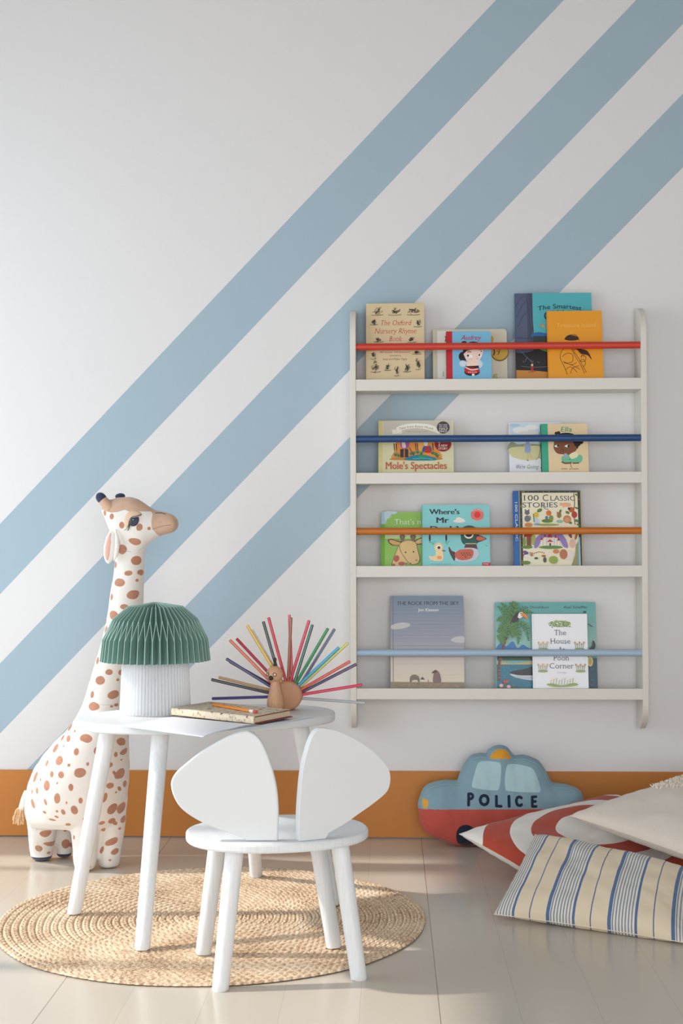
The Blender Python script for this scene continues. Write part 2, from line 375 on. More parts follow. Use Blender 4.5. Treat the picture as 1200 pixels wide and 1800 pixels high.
class Cover(MB):
    """flat printed artwork on the front of a cover; coordinates are (x right, y down) units of the artwork"""
    def art(s, x0, y0, sc_, top, ysurf): s.ax, s.ay, s.s, s.top, s.ys, s.k = x0, y0, sc_, top, ysurf, 0
    def P(s, x, y): return ((x-s.ax)*s.s, s.ys-.00008-s.k*.000022, s.top-(y-s.ay)*s.s)
    def poly(s, pts, col, sm=False, k=5):
        if sm: pts = [(p.x, p.y) for p in crom([(x, y, 0) for x, y in pts], True, k)]
        s.k += 1; a = sum(pts[i][0]*pts[(i+1)%len(pts)][1]-pts[(i+1)%len(pts)][0]*pts[i][1] for i in range(len(pts)))
        if a > 0: pts = pts[::-1]
        s.add([s.P(x, y) for x, y in pts], [tuple(range(len(pts)))], 0, lin(*col))
    def rect(s, x0, y0, x1, y1, col): s.poly([(x0,y0),(x1,y0),(x1,y1),(x0,y1)], col)
    def el(s, cx, cy, rx, ry, col, rot=0, n=20, a0=0, a1=360):
        c, q = math.cos(R_(rot)), math.sin(R_(rot)); P = []
        for i in range(n if a1-a0 == 360 else n+1):
            t = R_(a0+(a1-a0)*i/n); x, y = rx*math.cos(t), ry*math.sin(t); P.append((cx+x*c-y*q, cy+x*q+y*c))
        s.poly(P, col)
    def line(s, pts, wd, col, sm=True):
        if sm and len(pts) > 2: pts = [(p.x, p.y) for p in crom([(x, y, 0) for x, y in pts], False, 4)]
        L_, R2 = [], []
        for i in range(len(pts)):
            ax, ay = pts[max(i-1, 0)]; bx, by = pts[min(i+1, len(pts)-1)]; d = math.hypot(bx-ax, by-ay) or 1
            nx, ny = -(by-ay)/d*wd/2, (bx-ax)/d*wd/2; x, y = pts[i]
            L_.append((x+nx, y+ny)); R2.append((x-nx, y-ny))
        s.k += 1; n = len(pts); vs = [s.P(*p) for p in L_]+[s.P(*p) for p in R2]
        s.add(vs, [(i, i+1, n+i+1, n+i) for i in range(n-1)], 0, lin(*col))
    def text(s, t, x0, x1, yb, h, col, it=0, bold=0.0, arc=0, vert=False, serif=False):
        if bold > 0:
            d = bold*h*1.1
            s.text(t, x0-d, x1-d, yb, h, col, it, 0, arc, vert, serif); s.text(t, x0+d, x1+d, yb, h, col, it, 0, arc, vert, serif)
            bold = 0
        V, F = text_mesh(t, min(0, bold), serif); mn = min(x for x, y in V); mxx = max(x for x, y in V); sx = (x1-x0)/(mxx-mn); sy = h/CAP
        s.k += 1; vs = []
        for x, y in V:
            X = x0+(x-mn)*sx+it*y*sy; u = (X-x0)/(x1-x0)*2-1; Y = yb-y*sy-arc*(1-u*u)
            if vert: X, Y = x0-0+(yb-Y), yb+(X-x0)
            vs.append(s.P(X, Y))
        s.add(vs, F, 0, lin(*col))
    def scribble(s, cx, cy, rx, ry, col, seed, n=9, wd=.55):
        # a small engraved vignette: a cluster of short pen strokes and blots
        rnd = random.Random(seed)
        for i in range(n):
            a = rnd.uniform(0, 2*PI); d = rnd.uniform(0, .7); x, y = cx+rx*d*math.cos(a), cy+ry*d*math.sin(a)
            s.line([(x+rnd.uniform(-.35, .35)*rx, y+rnd.uniform(-.5, .5)*ry) for _ in range(4)], wd*rnd.uniform(.7, 1.6), col)
        s.line([(cx-rx, cy+ry*.9), (cx, cy+ry), (cx+rx, cy+ry*.85)], wd*1.3, col)

def rrect(w_, h_, r, corners, n=6):
    # outline x,z counter clockwise; corners: tl tr br bl flags
    P = []
    def arc(cx, cz, a0):
        for i in range(n+1): a = R_(a0+90*i/n); P.append((cx+r*math.cos(a), cz+r*math.sin(a)))
    tl, tr, br, bl = corners
    if bl: arc(r, r, 180)
    else: P.append((0, 0))
    if br: arc(w_-r, r, 270)
    else: P.append((w_, 0))
    if tr: arc(w_-r, h_-r, 0)
    else: P.append((w_, h_))
    if tl: arc(r, h_-r, 90)
    else: P.append((0, h_))
    return P
def book(name, label, cat, row, x0, y0, x1, Yb, Yt, th, base, art, edge=(236, 228, 208), kind='hard', roll=0, spine=None, rad=0):
    zb = ROWS[row][0]+.0125
    pl, pr = aty(x0, (y0+700)/2+0, (Yb+Yt)/2), aty(x1, (y0+700)/2, (Yb+Yt)/2)
    ztop = aty(x0, y0, Yt).z; wd = pr.x-pl.x; lean = math.atan2(Yt-Yb, ztop-zb); hh = (ztop-zb-th*math.sin(lean))/math.cos(lean)
    o = empty(name, (pl.x, Yb, zb+th*math.sin(lean)+.0004+max(0, wd*math.sin(R_(roll)))), label, cat, 'books standing on the wall shelf')
    o.rotation_euler = (-lean, R_(roll), 0)
    c = Cover(); ct = .0022 if kind == 'hard' else .0008
    spine = spine or base
    if kind == 'board':
        ol = rrect(wd, hh, rad or .009, (0, 1, 1, 0))
        c.prism([(x, 0, z) for x, z in ol], (0, .0015, 0), 0, lin(*base)); c.prism([(x, th-.0015, z) for x, z in ol], (0, .0015, 0), 0, lin(*base)); c.box((0, 0, 0), (.0015, th, hh), 0, lin(*spine))
    else:
        for y in (0, th-ct): c.box((0, y, 0), (wd, y+ct, hh), 0, lin(*base))
        c.box((-.0008, .0004, .0004), (ct, th-.0004, hh-.0004), 0, lin(*spine))
    s_ = wd/(x1-x0); c.art(x0, y0, s_, hh, 0)
    art(c, x0, y0, x1, y0+hh/s_)
    c.build('cover', printed, o, smooth=0, fixn=False)
    p = MB(); e = .003 if kind == 'hard' else .0006
    if kind == 'board': p.prism([(x*.995, .0016, z*.998+.0002) for x, z in rrect(wd, hh, rad or .009, (0, 1, 1, 0))], (0, th-.0032, 0))
    else: p.box((ct+.0002, ct+.0001, e), (wd-e, th-ct-.0001, hh-e))
    p.build('pages', mat('pages_%d_%d_%d' % edge, edge, .8), o, smooth=0)
    return o
INK = (52, 46, 42)
def a_rhyme(c, x0, y0, x1, yb):
    RD = (196, 62, 52)
    c.text('The Oxford', 668, 722, 574, 9, RD, .2, -.008, serif=True); c.text('Nursery Rhyme', 658, 731, 589, 9, RD, .2, -.008, serif=True); c.text('Book', 684, 706, 603, 9, RD, .2, -.008, serif=True)
    G = (110, 96, 80)
    c.text('800 Rhymes', 668, 689, 624.5, 2.6, G); c.text('600 Illustrations', 693, 720, 624.5, 2.6, G); c.text('Assembled by', 684, 705, 630.5, 2.4, G); c.text('Iona and Peter Opie', 673, 715, 637.5, 3.8, G)
    for i, (x, y, rx, ry) in enumerate([(663, 548, 12, 8), (694, 549, 13, 7), (727, 548, 13, 8), (657, 568, 8, 5.5), (734, 570, 8, 8), (665, 600, 10, 5), (724, 600, 9, 6), (656, 628, 6, 8), (732, 624, 9, 3.5), (660, 650, 10, 10), (681, 650, 7, 7), (697, 657, 5, 10), (715, 651, 8, 9), (734, 645, 5, 11)]):
        c.scribble(x, y, rx*.9, ry, INK, i+3, 11, .6)
def a_cream(c, x0, y0, x1, yb):
    c.rect(x0, y0, x0+4, yb, (222, 214, 190)); c.rect(x0+8, y0+3, 784, yb-1, (238, 236, 228))
    c.el(878, 622, 16, 17, (120, 92, 40)); c.el(878, 621, 14.6, 15.4, (206, 170, 74)); c.el(865, 598, 3, 6, (214, 160, 60))
    c.line([(868, 616), (869, 622), (867, 628)], 2.4, (120, 50, 30)); c.line([(874, 619), (877, 624), (874, 627)], 1.2, (120, 60, 30)); c.line([(879, 615), (877, 624)], 1.2, (120, 60, 30)); c.el(868, 613, 1.6, 2, (90, 40, 30))
    c.line([(782, 592), (784, 596), (782, 602)], 1.5, (190, 60, 70)); c.text('ig', 862, 874, 667, 8, (150, 160, 50)); c.text('l', 778, 779.5, 666, 9, (160, 160, 150))
def a_girl(c, x0, y0, x1, yb):
    c.rect(x0, y0, 795, yb, (200, 36, 48)); K = (38, 30, 34); S = (247, 222, 208)
    c.text('Audrey', 810, 845, 599, 9, (190, 36, 66), .28, .012)
    c.el(816, 605, 5, 4, K); c.el(832, 618, 17, 16, K); c.el(814, 630, 8, 9, K)
    c.el(813, 643, 6, 6, (214, 224, 236)); c.el(842, 644, 6, 7, (214, 224, 236))
    c.poly([(816, 617), (846, 616), (848, 625), (843, 636), (834, 643), (824, 641), (817, 632)], S, True)
    c.poly([(819, 640), (840, 640), (840, 650), (820, 650)], S)
    c.poly([(814, 624), (816, 608), (832, 606), (847, 612), (846, 618), (836, 617), (822, 619), (817, 623)], K, True)
    c.line([(821, 622.5), (824, 621), (828, 622)], 1.3, K); c.line([(845, 620), (847, 621)], 1.6, K)
    c.el(826.5, 629.5, 4.4, 3, (252, 252, 252)); c.el(822.4, 628.5, 1.8, 2, K); c.el(843.5, 628.5, 2.6, 2.6, (252, 252, 252)); c.el(842.5, 627.5, 1.4, 1.8, K)
    c.line([(837, 629), (838.5, 632.5)], .5, (220, 170, 160)); c.el(839, 634.5, 1.4, .7, (214, 110, 120)); c.el(827, 635, 2.6, 1.7, (250, 202, 200))
    c.el(829, 659, 13.5, 7, K); c.poly([(818, 648), (841, 647), (841, 654), (820, 655)], K); c.poly([(817, 651), (841, 653), (838, 661), (820, 661)], (204, 40, 50), True)
    for i in range(5): c.el(823+i*3.2, 659, .9, .9, (245, 245, 245))
    c.el(831, 664, 2.6, 2.4, (245, 240, 238)); c.line([(818, 650), (828, 655), (840, 653)], 2.2, S)
def a_trousers(c, x0, y0, x1, yb):
    c.rect(x0, y0, 935, yb, (84, 94, 122)); c.rect(927, y0, 937, yb, (70, 76, 100)); 
    for p in [[(907, 540), (915, 527), (923, 519)], [(908, 560), (918, 540), (926, 528)], [(910, 578), (920, 558), (927, 552)], [(925, 520), (931, 560), (933, 598)], [(933, 520), (936, 560), (938, 592)]]: c.line(p, .9, (54, 60, 84))
    c.line([(907, 598), (937, 600)], 1.2, (50, 56, 76))
    c.rect(905.5, 612, 1040, yb, (34, 32, 36)); c.poly([(906, 612), (930, 610), (940, 616), (930, 624), (908, 625)], (72, 82, 108), True)
    c.poly([(937, 590), (948, 588), (962, 590), (990, 588), (990, 597), (937, 597)], (38, 106, 176), True); c.rect(937, 595, 990, 614, (46, 64, 62)); c.poly([(940, 614), (958, 616), (990, 612), (990, 626), (960, 624)], (92, 150, 50), True)
    for p in [[(925, 634), (922, 642)], [(918, 640), (920, 644)], [(932, 638), (934, 642), (937, 640)], [(943, 642), (947, 644)], [(912, 620), (936, 645)], [(915, 650), (935, 652), (962, 651)]]: c.line(p, .7, (120, 122, 130))
    c.poly([(906, 657), (935, 658), (965, 661), (965, yb), (906, yb)], (206, 138, 62)); c.el(934, 655, 2.2, 4.5, (190, 40, 48)); c.el(934, 648, 2, 2.4, (226, 190, 160)); c.line([(927, 660.5), (940, 659.5)], .9, (90, 60, 40))
    c.text('The Smartest', 946, 1023, 549, 8.2, (28, 40, 66), .05, .01, 4.5); c.text('GIANT', 957, 1015, 566, 15, (28, 40, 66), 0, .01, 3)
    c.el(952, 575, 1.8, 3.2, (214, 130, 60), -30); c.el(955, 577, 3.2, 1.8, (228, 150, 80), 20)
def a_island(c, x0, y0, x1, yb):
    c.rect(x0, y0, x0+1.4, yb, (226, 150, 34)); c.text('Treasure Island', 979, 1048, 577, 7, (250, 190, 92), 0, 0, serif=True)
    K = (58, 34, 22); wd = .85
    c.poly([(993, 600), (996, 594), (1004, 592), (1013, 594), (1017, 600), (1005, 602)], K, True); c.line([(992, 600), (998, 593), (1010, 591), (1016, 596), (1018, 602)], 1, K)
    for p in [[(978, 617), (986, 615), (993, 614), (1003, 617)], [(994, 614), (986, 622), (984, 634), (990, 648), (996, 664)], [(988, 632), (992, 627), (1000, 625), (1006, 629), (1005, 640), (996, 643), (989, 640)], [(1004, 616), (1010, 630), (1018, 644), (1026, 662)], [(1008, 622), (1016, 634), (1024, 650), (1029, 660)], [(1000, 645), (1010, 650), (1018, 655)], [(990, 642), (1004, 646), (1012, 642)], [(1001, 662), (1006, 652), (1016, 648)], [(993, 655), (1002, 650), (1013, 660)], [(1018, 640), (1024, 636), (1028, 644), (1024, 650)], [(1020, 633), (1024, 629), (1029, 633), (1026, 640), (1019, 640)], [(1006, 612), (1008, 620), (1013, 616)]]: c.line(p, wd, K)
    c.poly([(1010, 616), (1014, 613), (1020, 617), (1030, 620), (1035, 626), (1039, 637), (1033, 630), (1028, 628), (1020, 626), (1015, 620)], K, True); c.line([(1022, 626), (1021, 632)], .8, K); c.line([(1025, 627), (1025, 632)], .8, K)
def a_spectacles(c, x0, y0, x1, yb):
    c.rect(x0, y0, x0+7, yb, (222, 212, 150)); c.rect(x0+9, y0+1.5, x1-3, y0+32, (212, 206, 192)); c.poly([(x0+9, y0+32), (x1-3, y0+32), (x1-3, y0+46), (x0+9, y0+40)], (224, 216, 184))
    W = (246, 240, 224); c.poly([(688, 757), (706, 755), (706, 764), (690, 765)], W); c.poly([(770, 765), (757, 757), (764, 752), (776, 761)], W)
    c.poly([(696, 753), (704, 749), (716, 746), (731, 745), (746, 746), (757, 748), (766, 752), (763, 761), (752, 757), (740, 754.5), (731, 754), (718, 755), (708, 757), (699, 761)], (252, 248, 234))
    c.text('Tales from Acorn Wood', 701, 761, 757.5, 4.4, (150, 120, 88), 0, 0, 4.5); c.text('A lift-the-flap book', 712, 752, 761.5, 2.6, (170, 150, 130))
    c.el(779, 753, 11.4, 11.4, (80, 72, 84)); c.text('BUY ONE', 772, 786, 749.5, 2.4, W); c.text('GET ONE', 772, 786, 753, 2.4, W); c.text('HALF', 772, 787, 757.5, 3.8, W, 0, .02); c.text('PRICE', 772, 786, 762, 3.4, W, 0, .02)
    c.poly([(692, 812), (694, 795), (696, 779), (715, 774), (740, 776), (762, 777), (771, 795), (770, 812)], (236, 150, 78), True)
    c.el(738, 789, 8, 10, (244, 176, 96)); c.poly([(690, 809), (730, 804), (771, 808), (769, 813), (692, 813)], (196, 138, 72), True)
    for x in (693, 697, 731, 734, 761): c.line([(x, 795), (x-1, 782)], 1.6, (70, 36, 34), False); c.line([(x, 803), (x, 790)], .7, (70, 120, 60), False)
    for x, y in ((695, 806), (700, 807), (727, 803), (734, 801), (740, 803), (760, 803), (765, 805), (722, 804), (768, 808)):
        for d in (-5, -2, 1, 4): c.poly([(x-1.4, y), (x+d, y-9+abs(d)*.8), (x+1.4, y)], (44+8*(d%3), 128, 74))
    c.el(711, 784, 7.6, 9, (166, 92, 146)); c.poly([(706, 780), (711, 780), (713, 790), (707, 790)], (238, 208, 212), True); c.rect(703, 793, 709, 808, (62, 54, 56)); c.rect(711, 793, 717, 808, (62, 54, 56)); c.line([(719, 790), (724, 800), (728, 807)], 1.1, (60, 48, 44))
    c.poly([(712, 813), (722, 806), (740, 803), (755, 807), (766, 811), (760, 814)], (26, 132, 154), True); c.poly([(733, 806), (746, 804), (750, 807), (738, 809)], (66, 150, 84), True); c.line([(725, 811), (745, 810), (760, 812)], .9, (120, 200, 206))
    c.el(748, 783.5, 3.6, 4, (232, 228, 216)); c.el(745, 793, 3, 6, (50, 98, 156), 20); c.el(755, 792, 3, 5.5, (50, 98, 156), -20); c.poly([(748, 788), (753, 788), (758, 800), (746, 800)], (206, 48, 44)); c.line([(744, 786), (741, 787)], .9, (220, 150, 60))
    c.el(778, 783, 14.8, 15, (150, 34, 46)); c.text('A NEW', 770, 786, 789, 4.1, W, 0, .01); c.text('STORY', 770, 786, 794.5, 4.1, W, 0, .01)
    for i in range(7): a = R_(160+i*25); c.line([(778+5*math.cos(a), 782+5*math.sin(a)), (778+8*math.cos(a), 782+8*math.sin(a))], .8, W)
    c.text("Mole's Spectacles", 677, 784, 829.5, 12.5, (200, 84, 56), 0, .012, serif=True)
def a_walk(c, x0, y0, x1, yb):
    c.rect(x0+1, y0+1, x1, 784, (206, 224, 236)); c.el(915, 757, 14, 6, (238, 242, 244)); c.el(935, 752, 12, 5, (240, 242, 240)); c.el(905, 748, 10, 3, (180, 208, 230)); c.el(928, 762, 18, 3, (232, 226, 214))
    c.poly([(895, 781), (902, 779), (910, 783), (925, 782), (950, 784), (950, 794), (895, 794)], (150, 158, 128), True); c.poly([(895, 790), (915, 787), (950, 787), (952, 806), (930, 812), (905, 808), (895, 800)], (216, 212, 158), True)
    c.line([(948, 760), (947, 775), (949, 790), (946, 806)], 1, (90, 96, 110)); c.line([(941, 812), (946, 806), (951, 811)], .8, (110, 110, 120))
    c.el(927, 777, 4, 2.6, (206, 120, 84)); c.poly([(924, 780), (930, 780), (932, 797), (922, 797)], (152, 172, 206), True); c.line([(925, 797), (928, 805), (925, 811)], 1.4, (226, 178, 150)); c.line([(930, 797), (932, 804), (935, 809)], 1.4, (226, 178, 150)); c.line([(925, 812), (928, 812)], 1.4, (90, 80, 80)); c.line([(922, 783), (919, 789)], 1.2, (226, 178, 150)); c.line([(931, 783), (935, 788)], 1.2, (226, 178, 150))
    c.text("We're", 904, 921, 827, 7, (98, 110, 160), .25, serif=True); c.text('Going', 924, 945, 827, 7, (120, 166, 140), .25, serif=True); c.text('o', 948, 951, 827, 4.5, (98, 110, 160), .2)
def a_ella(c, x0, y0, x1, yb):
    c.rect(x0, y0, 963, yb, (62, 172, 140)); c.text('Ella', 986, 1005, 760, 9, (86, 160, 122), .18, .02); c.text('- -   -- -', 978, 993, 745, 2, (150, 180, 170))
    K = (34, 28, 30); S = (134, 82, 56)
    for x, y, r in ((978, 763, 3), (982, 762, 3), (1013, 780, 8), (1018, 775, 6), (1012, 788, 4), (1021, 779, 4)): c.el(x, y, r, r, K)
    c.el(995, 768, 16, 6, K); c.poly([(973, 783), (976, 772), (990, 768), (1004, 772), (1011, 782), (1013, 792), (1007, 799), (1000, 804), (990, 802), (979, 800), (973, 792)], S, True); c.poly([(1007, 774), (1020, 776), (1014, 787), (1010, 786)], K, True)
    for x in (977.5, 995.5): c.poly([(x-3.5, 786), (x+3, 784), (x+3.4, 788), (x-1, 788.5)], (250, 248, 244), True)
    c.el(980, 786, 1.6, 2, K); c.el(998.5, 786.5, 1.8, 2.2, K); c.el(987, 794, 2.6, 1.8, K); c.el(987, 794, 1.5, .8, (190, 120, 100))
    c.poly([(986, 807), (995, 803), (1010, 802), (1021, 804), (1022, 812), (1016, 818), (1000, 817), (988, 817)], (110, 196, 158), True)
    c.poly([(1000, 802), (1010, 797), (1015, 801), (1014, 806), (1005, 810), (1001, 808)], (240, 232, 190), True); c.line([(986, 815), (992, 818), (1003, 817)], 3, S); c.line([(1005, 818), (1016, 817.5)], 2.6, S)
    c.el(993, 804, 3.6, 4.4, (168, 172, 196)); c.el(1000, 811, .9, .9, K); c.line([(1001, 818), (1002, 824), (1004, 826)], .8, K); c.text('little  people', 985, 1015, 829, 2.4, (110, 60, 50))
def a_meadow(c, x0, y0, x1, yb):
    c.rect(x0, y0, x0+6, yb, (108, 176, 44)); c.rect(x0, y0, x0+8, 922, (170, 204, 224))
    c.poly([(676, 900), (697, 900), (694, 904), (687, 905), (684, 911), (680, 913), (677, 920)], (196, 218, 232), True)
    c.rect(676, 934, 742, 948, (206, 224, 176)); rnd = random.Random(4)
    for i in range(90): x, y = rnd.uniform(678, 741), rnd.uniform(903, 990); c.line([(x, y), (x+rnd.uniform(-1, 2), y-1.6)], .6, (216, 236, 170) if i % 2 else (132, 180, 76), False)
    c.text("That's n", 693, 739, 923, 9.5, (236, 244, 228), 0, -.01)
    O = (90, 56, 40); F = (228, 196, 138)
    c.poly([(681, 952), (686, 949), (697, 952), (706, 955), (704, 960), (694, 961), (686, 959)], O, True); c.poly([(683, 952.5), (687, 950.5), (697, 953.5), (704, 956), (703, 959), (694, 960), (687, 957.5)], (222, 170, 110), True)
    c.poly([(727, 955), (734, 949), (742, 947), (742, 957), (733, 959)], O, True); c.poly([(729, 955), (735, 950), (742, 948.5), (742, 956), (733, 957.5)], F, True)
    for x in (706.5, 725): c.el(x, 945, 4.4, 4.4, O); c.el(x, 945, 3.5, 3.5, (140, 120, 110)); c.line([(x, 948), (x+.5, 955)], 4.6, O); c.line([(x, 948), (x+.5, 955)], 3.2, (140, 120, 110))
    body = [(688, 998), (694, 975), (700, 962), (706, 954), (718, 951), (730, 955), (733, 966), (736, 978), (737, 986), (733, 993), (722, 995), (712, 992), (709, 998)]
    c.poly(body, O, True); c.poly([(x+(713-x)*.035, y+(975-y)*.03) for x, y in body], F, True)
    c.line([(702, 962), (703, 970), (709, 980), (716, 990), (722, 993)], .9, O); c.el(712, 973, 1.3, 1.6, O); c.el(726, 972, 1.3, 1.6, O); c.el(731, 987, 1.3, .9, O); c.el(721, 993, 1.4, .9, O)
    c.el(696, 984, 5, 6, (190, 96, 78), 20); c.el(705, 993, 6, 3.6, (196, 100, 84)); c.el(691, 996, 3, 3, (190, 96, 78))
def a_duck(c, x0, y0, x1, yb):
    c.rect(x0, y0, x0+2, yb, (118, 196, 200)); c.rect(x0+4.6, y0+1, x0+5.6, yb, (128, 204, 206)); K = (30, 34, 40)
    c.text("Where's", 754, 807, 904.5, 8.5, K, 0, .055, serif=True); c.text('Mr', 766, 788, 920, 9.5, K, 0, .055, serif=True); c.text('Duck?', 756, 805, 935, 9, K, 0, .055, serif=True)
    c.el(807, 917, 11, 3, (240, 234, 222)); c.el(806, 914, 5.5, 4, (240, 234, 222)); c.el(812, 915.5, 4, 3, (240, 234, 222))
    c.el(838.5, 906, 11.5, 11.5, (222, 120, 110)); c.el(838.5, 906, 5.6, 5.6, (226, 44, 34)); c.text('Felt flaps', 830, 847, 900.5, 2.4, (250, 226, 220), 0, 0, 3); c.text('and a mirror', 831, 846, 915, 2.2, (250, 226, 220), 0, 0, -2.5)
    for x in (754.5, 783.5): c.el(x, 947, 1.7, 6.2, K); c.line([(x, 953), (x, 956)], .6, K)
    for x in (760, 785): c.line([(x-5, 954), (x-2, 955), (x, 959), (x+2, 954), (x+5, 953)], .8, (70, 160, 130))
    c.line([(852, 960), (856, 962)], .8, (80, 160, 150)); c.poly([(753, 979), (760, 980), (768, 976), (777, 976), (778, 984), (774, 988), (762, 988), (755, 985)], (244, 214, 160), True); c.el(770, 964, 7.6, 8, (244, 214, 160)); c.poly([(766, 968), (776, 968), (777, 980), (766, 978)], (244, 214, 160), True)
    c.el(771, 982, 4.4, 3, (232, 160, 110)); c.el(770, 964, 4, 4, (250, 250, 246)); c.el(770.5, 964.5, 2.7, 2.7, K); c.poly([(775, 970), (778, 968.5), (783, 970), (779, 972)], (150, 96, 92))
    c.poly([(809, 938), (812, 929), (823, 925), (834, 928), (841, 938), (841, 950), (836, 958), (816, 959), (810, 952)], (30, 86, 74), True); c.poly([(834, 946), (842, 943), (850, 946), (854, 949), (848, 952), (840, 955), (836, 953)], (60, 52, 52), True); c.poly([(836, 947), (842, 944.5), (852, 948.5), (844, 952), (838, 951)], (216, 106, 70), True)
    c.el(823, 941, 8.4, 7.6, (246, 246, 240)); c.el(823, 940, 6.4, 6, K)
    c.poly([(817, 958), (836, 958), (838, 967), (814, 968)], (84, 52, 52)); c.line([(817, 957.5), (836, 957.5)], 1.4, (190, 214, 160))
    c.poly([(788, 964), (795, 970), (806, 970), (817, 965), (834, 966), (840, 972), (838, 982), (826, 989), (808, 990), (797, 986), (790, 976)], (196, 204, 216), True)
    c.poly([(788, 963), (793, 970), (799, 973), (799, 982), (797, 988), (791, 978), (788, 970)], (74, 52, 54), True); c.poly([(798, 976), (806, 969), (818, 967), (829, 968), (831, 976), (826, 984), (812, 987), (802, 984)], (204, 96, 70), True)
    for r, (yy, n, xx) in enumerate(((974.5, 4, 810), (978, 4, 812), (981.5, 1, 817))):
        for i in range(n): c.poly([(xx+i*4.4-1.8, yy-1), (xx+i*4.4+1.8, yy-1), (xx+i*4.4, yy+1.4)], (74, 44, 44))
    c.rect(846, 991, x1, yb, (196, 40, 66)); c.text('nosy', 848, 857, 994.5, 2.4, (250, 240, 240)); c.text('illustrated by an artist', 757, 791, 994.5, 2, (110, 170, 170))
def a_stories(c, x0, y0, x1, yb):
    c.rect(x0+9.5, y0, x1, yb, (52, 62, 64)); c.rect(x0+9.5, y0, x0+11, yb, (190, 160, 90)); c.rect(x1-1.6, y0, x1, yb, (196, 170, 96))
    rnd = random.Random(8)
    for i in range(70):
        t = rnd.random()
        x, y = (rnd.uniform(x0+12, x1-4), y0+1.8) if i < 26 else ((x0+13, y0+t*(yb-y0)) if i < 48 else (x1-4, y0+t*(yb-y0)))
        c.el(x, y, .8, .8, rnd.choice([(70, 150, 150), (190, 160, 80), (60, 96, 90), (120, 60, 60)]), n=8)
    c.rect(x0+15, y0+4, x1-6.5, yb, (240, 232, 204)); NV = (36, 62, 88)
    c.text('100', 920, 947, 881, 9.5, NV, 0, 0, serif=True); c.text('C', 954, 964, 882, 11.5, NV, 0, 0, serif=True); c.text('LASSIC', 967, 1011, 881.5, 8.6, NV, 0, 0, serif=True); c.text('STORIES', 918, 980, 893.5, 8.8, NV, 0, 0, serif=True); c.line([(954, 891), (958, 896), (964, 897)], 1.1, NV)
    G = (96, 132, 56)
    c.el(995, 889, 9, 4, (236, 178, 150)); c.el(986, 888, 3, 3, (236, 178, 150)); c.line([(990, 892), (990, 895)], 1, (230, 160, 130)); c.line([(999, 892), (1000, 895)], 1, (230, 160, 130))
    c.line([(1009, 868), (1010, 885), (1008, 905), (1010, 925)], 1.6, (110, 96, 50))
    for x, y, r in ((1014, 871, 3), (1013, 895, 3), (997, 903, 4), (1013, 918, 4), (1001, 921, 4), (1015, 925, 3)): c.el(x, y, r, r*.6, G, 30)
    c.el(1004, 898, 5, 5, (190, 96, 50)); c.el(1009, 907, 5, 6, (180, 60, 50)); c.el(1000, 896, 2.4, 2.4, (70, 40, 30)); c.el(996, 915, 7, 7, (206, 130, 84)); c.el(996, 916, 5, 4, (222, 156, 110))
    c.el(926, 903, 4.4, 4.2, (110, 112, 116)); c.el(926, 914, 5, 6, (126, 128, 132)); c.poly([(922, 900), (922, 896), (925, 899)], (90, 92, 96)); c.poly([(930, 900), (930, 896), (927, 899)], (90, 92, 96)); c.line([(930, 917), (932, 913), (930, 908)], 1.2, (90, 92, 96)); 
    for y in (911, 914, 917): c.line([(922.5, y), (929.5, y)], .6, (80, 82, 86))
    c.el(942, 907, 4.6, 5, (226, 190, 60)); c.el(948, 899, 5, 3, G, -30); c.poly([(939, 910), (947, 916), (946, 923), (938, 921)], (196, 210, 228)); c.el(943, 924, 6, 2, (120, 180, 200)); c.line([(937, 905), (938, 920)], 1.6, G)
    c.el(964, 904, 4.6, 5, (222, 120, 52)); c.el(960, 912, 2.6, 3, (70, 130, 160)); c.el(961, 918, 10, 3.4, G); c.el(968, 913, 4, 5, (130, 150, 66)); c.el(982, 908, 4, 5, (150, 120, 70)); c.poly([(978, 901), (984, 905), (979, 907)], (200, 90, 80)); c.el(984, 902, 2, 5, G, 20); c.el(983, 919, 6, 3, (150, 190, 170))
    c.el(928, 925, 7, 4, (214, 140, 70)); c.poly([(920, 938), (934, 938), (936, 947), (919, 947)], (182, 44, 44)); c.rect(924, 947, 932, 964, (128, 78, 56)); c.el(925, 965, 9, 3, G); c.el(936, 952, 4, 10, (170, 180, 90)); c.el(920, 955, 3, 8, (130, 156, 70)); c.el(948, 940, 6, 2.6, (196, 60, 48)); c.el(985, 940, 12, 2.6, (214, 130, 60)); c.el(962, 925, 20, 2, (160, 170, 90))
    c.poly([(937, 966), (940, 950), (950, 942), (966, 937), (984, 941), (993, 952), (996, 966), (988, 964), (980, 950), (966, 947), (952, 950), (944, 964)], (146, 128, 190), True)
    for x, y in ((950, 952), (956, 947), (975, 948), (980, 953)): c.rect(x-1.6, y, x+1.6, 963, (238, 234, 228)); c.poly([(x-2.4, y+.5), (x, y-6), (x+2.4, y+.5)], (178, 40, 60))
    c.rect(959, 950, 972, 964, (232, 226, 220)); c.poly([(960, 948), (965, 939), (970, 948)], (178, 40, 60)); c.poly([(959, 956), (965, 951), (971, 956)], (190, 60, 60)); c.rect(963.6, 958, 966.6, 964, (110, 60, 50)); c.el(966, 965.5, 21, 3, (96, 142, 70))
    c.el(1004, 959, 5.5, 8, (226, 186, 164)); c.el(1000, 943, 2.6, 7, (150, 84, 50), -25); c.el(1011, 946, 2, 7, (170, 100, 66), 20); c.el(996, 980, 10, 9, (232, 220, 210)); c.el(988, 978, 7, 9, (190, 120, 84)); c.poly([(1010, 962), (1017, 950), (1017, yb), (998, yb), (1008, 980)], (150, 150, 110)); c.el(975, 973, 5.5, 4, (214, 130, 90))
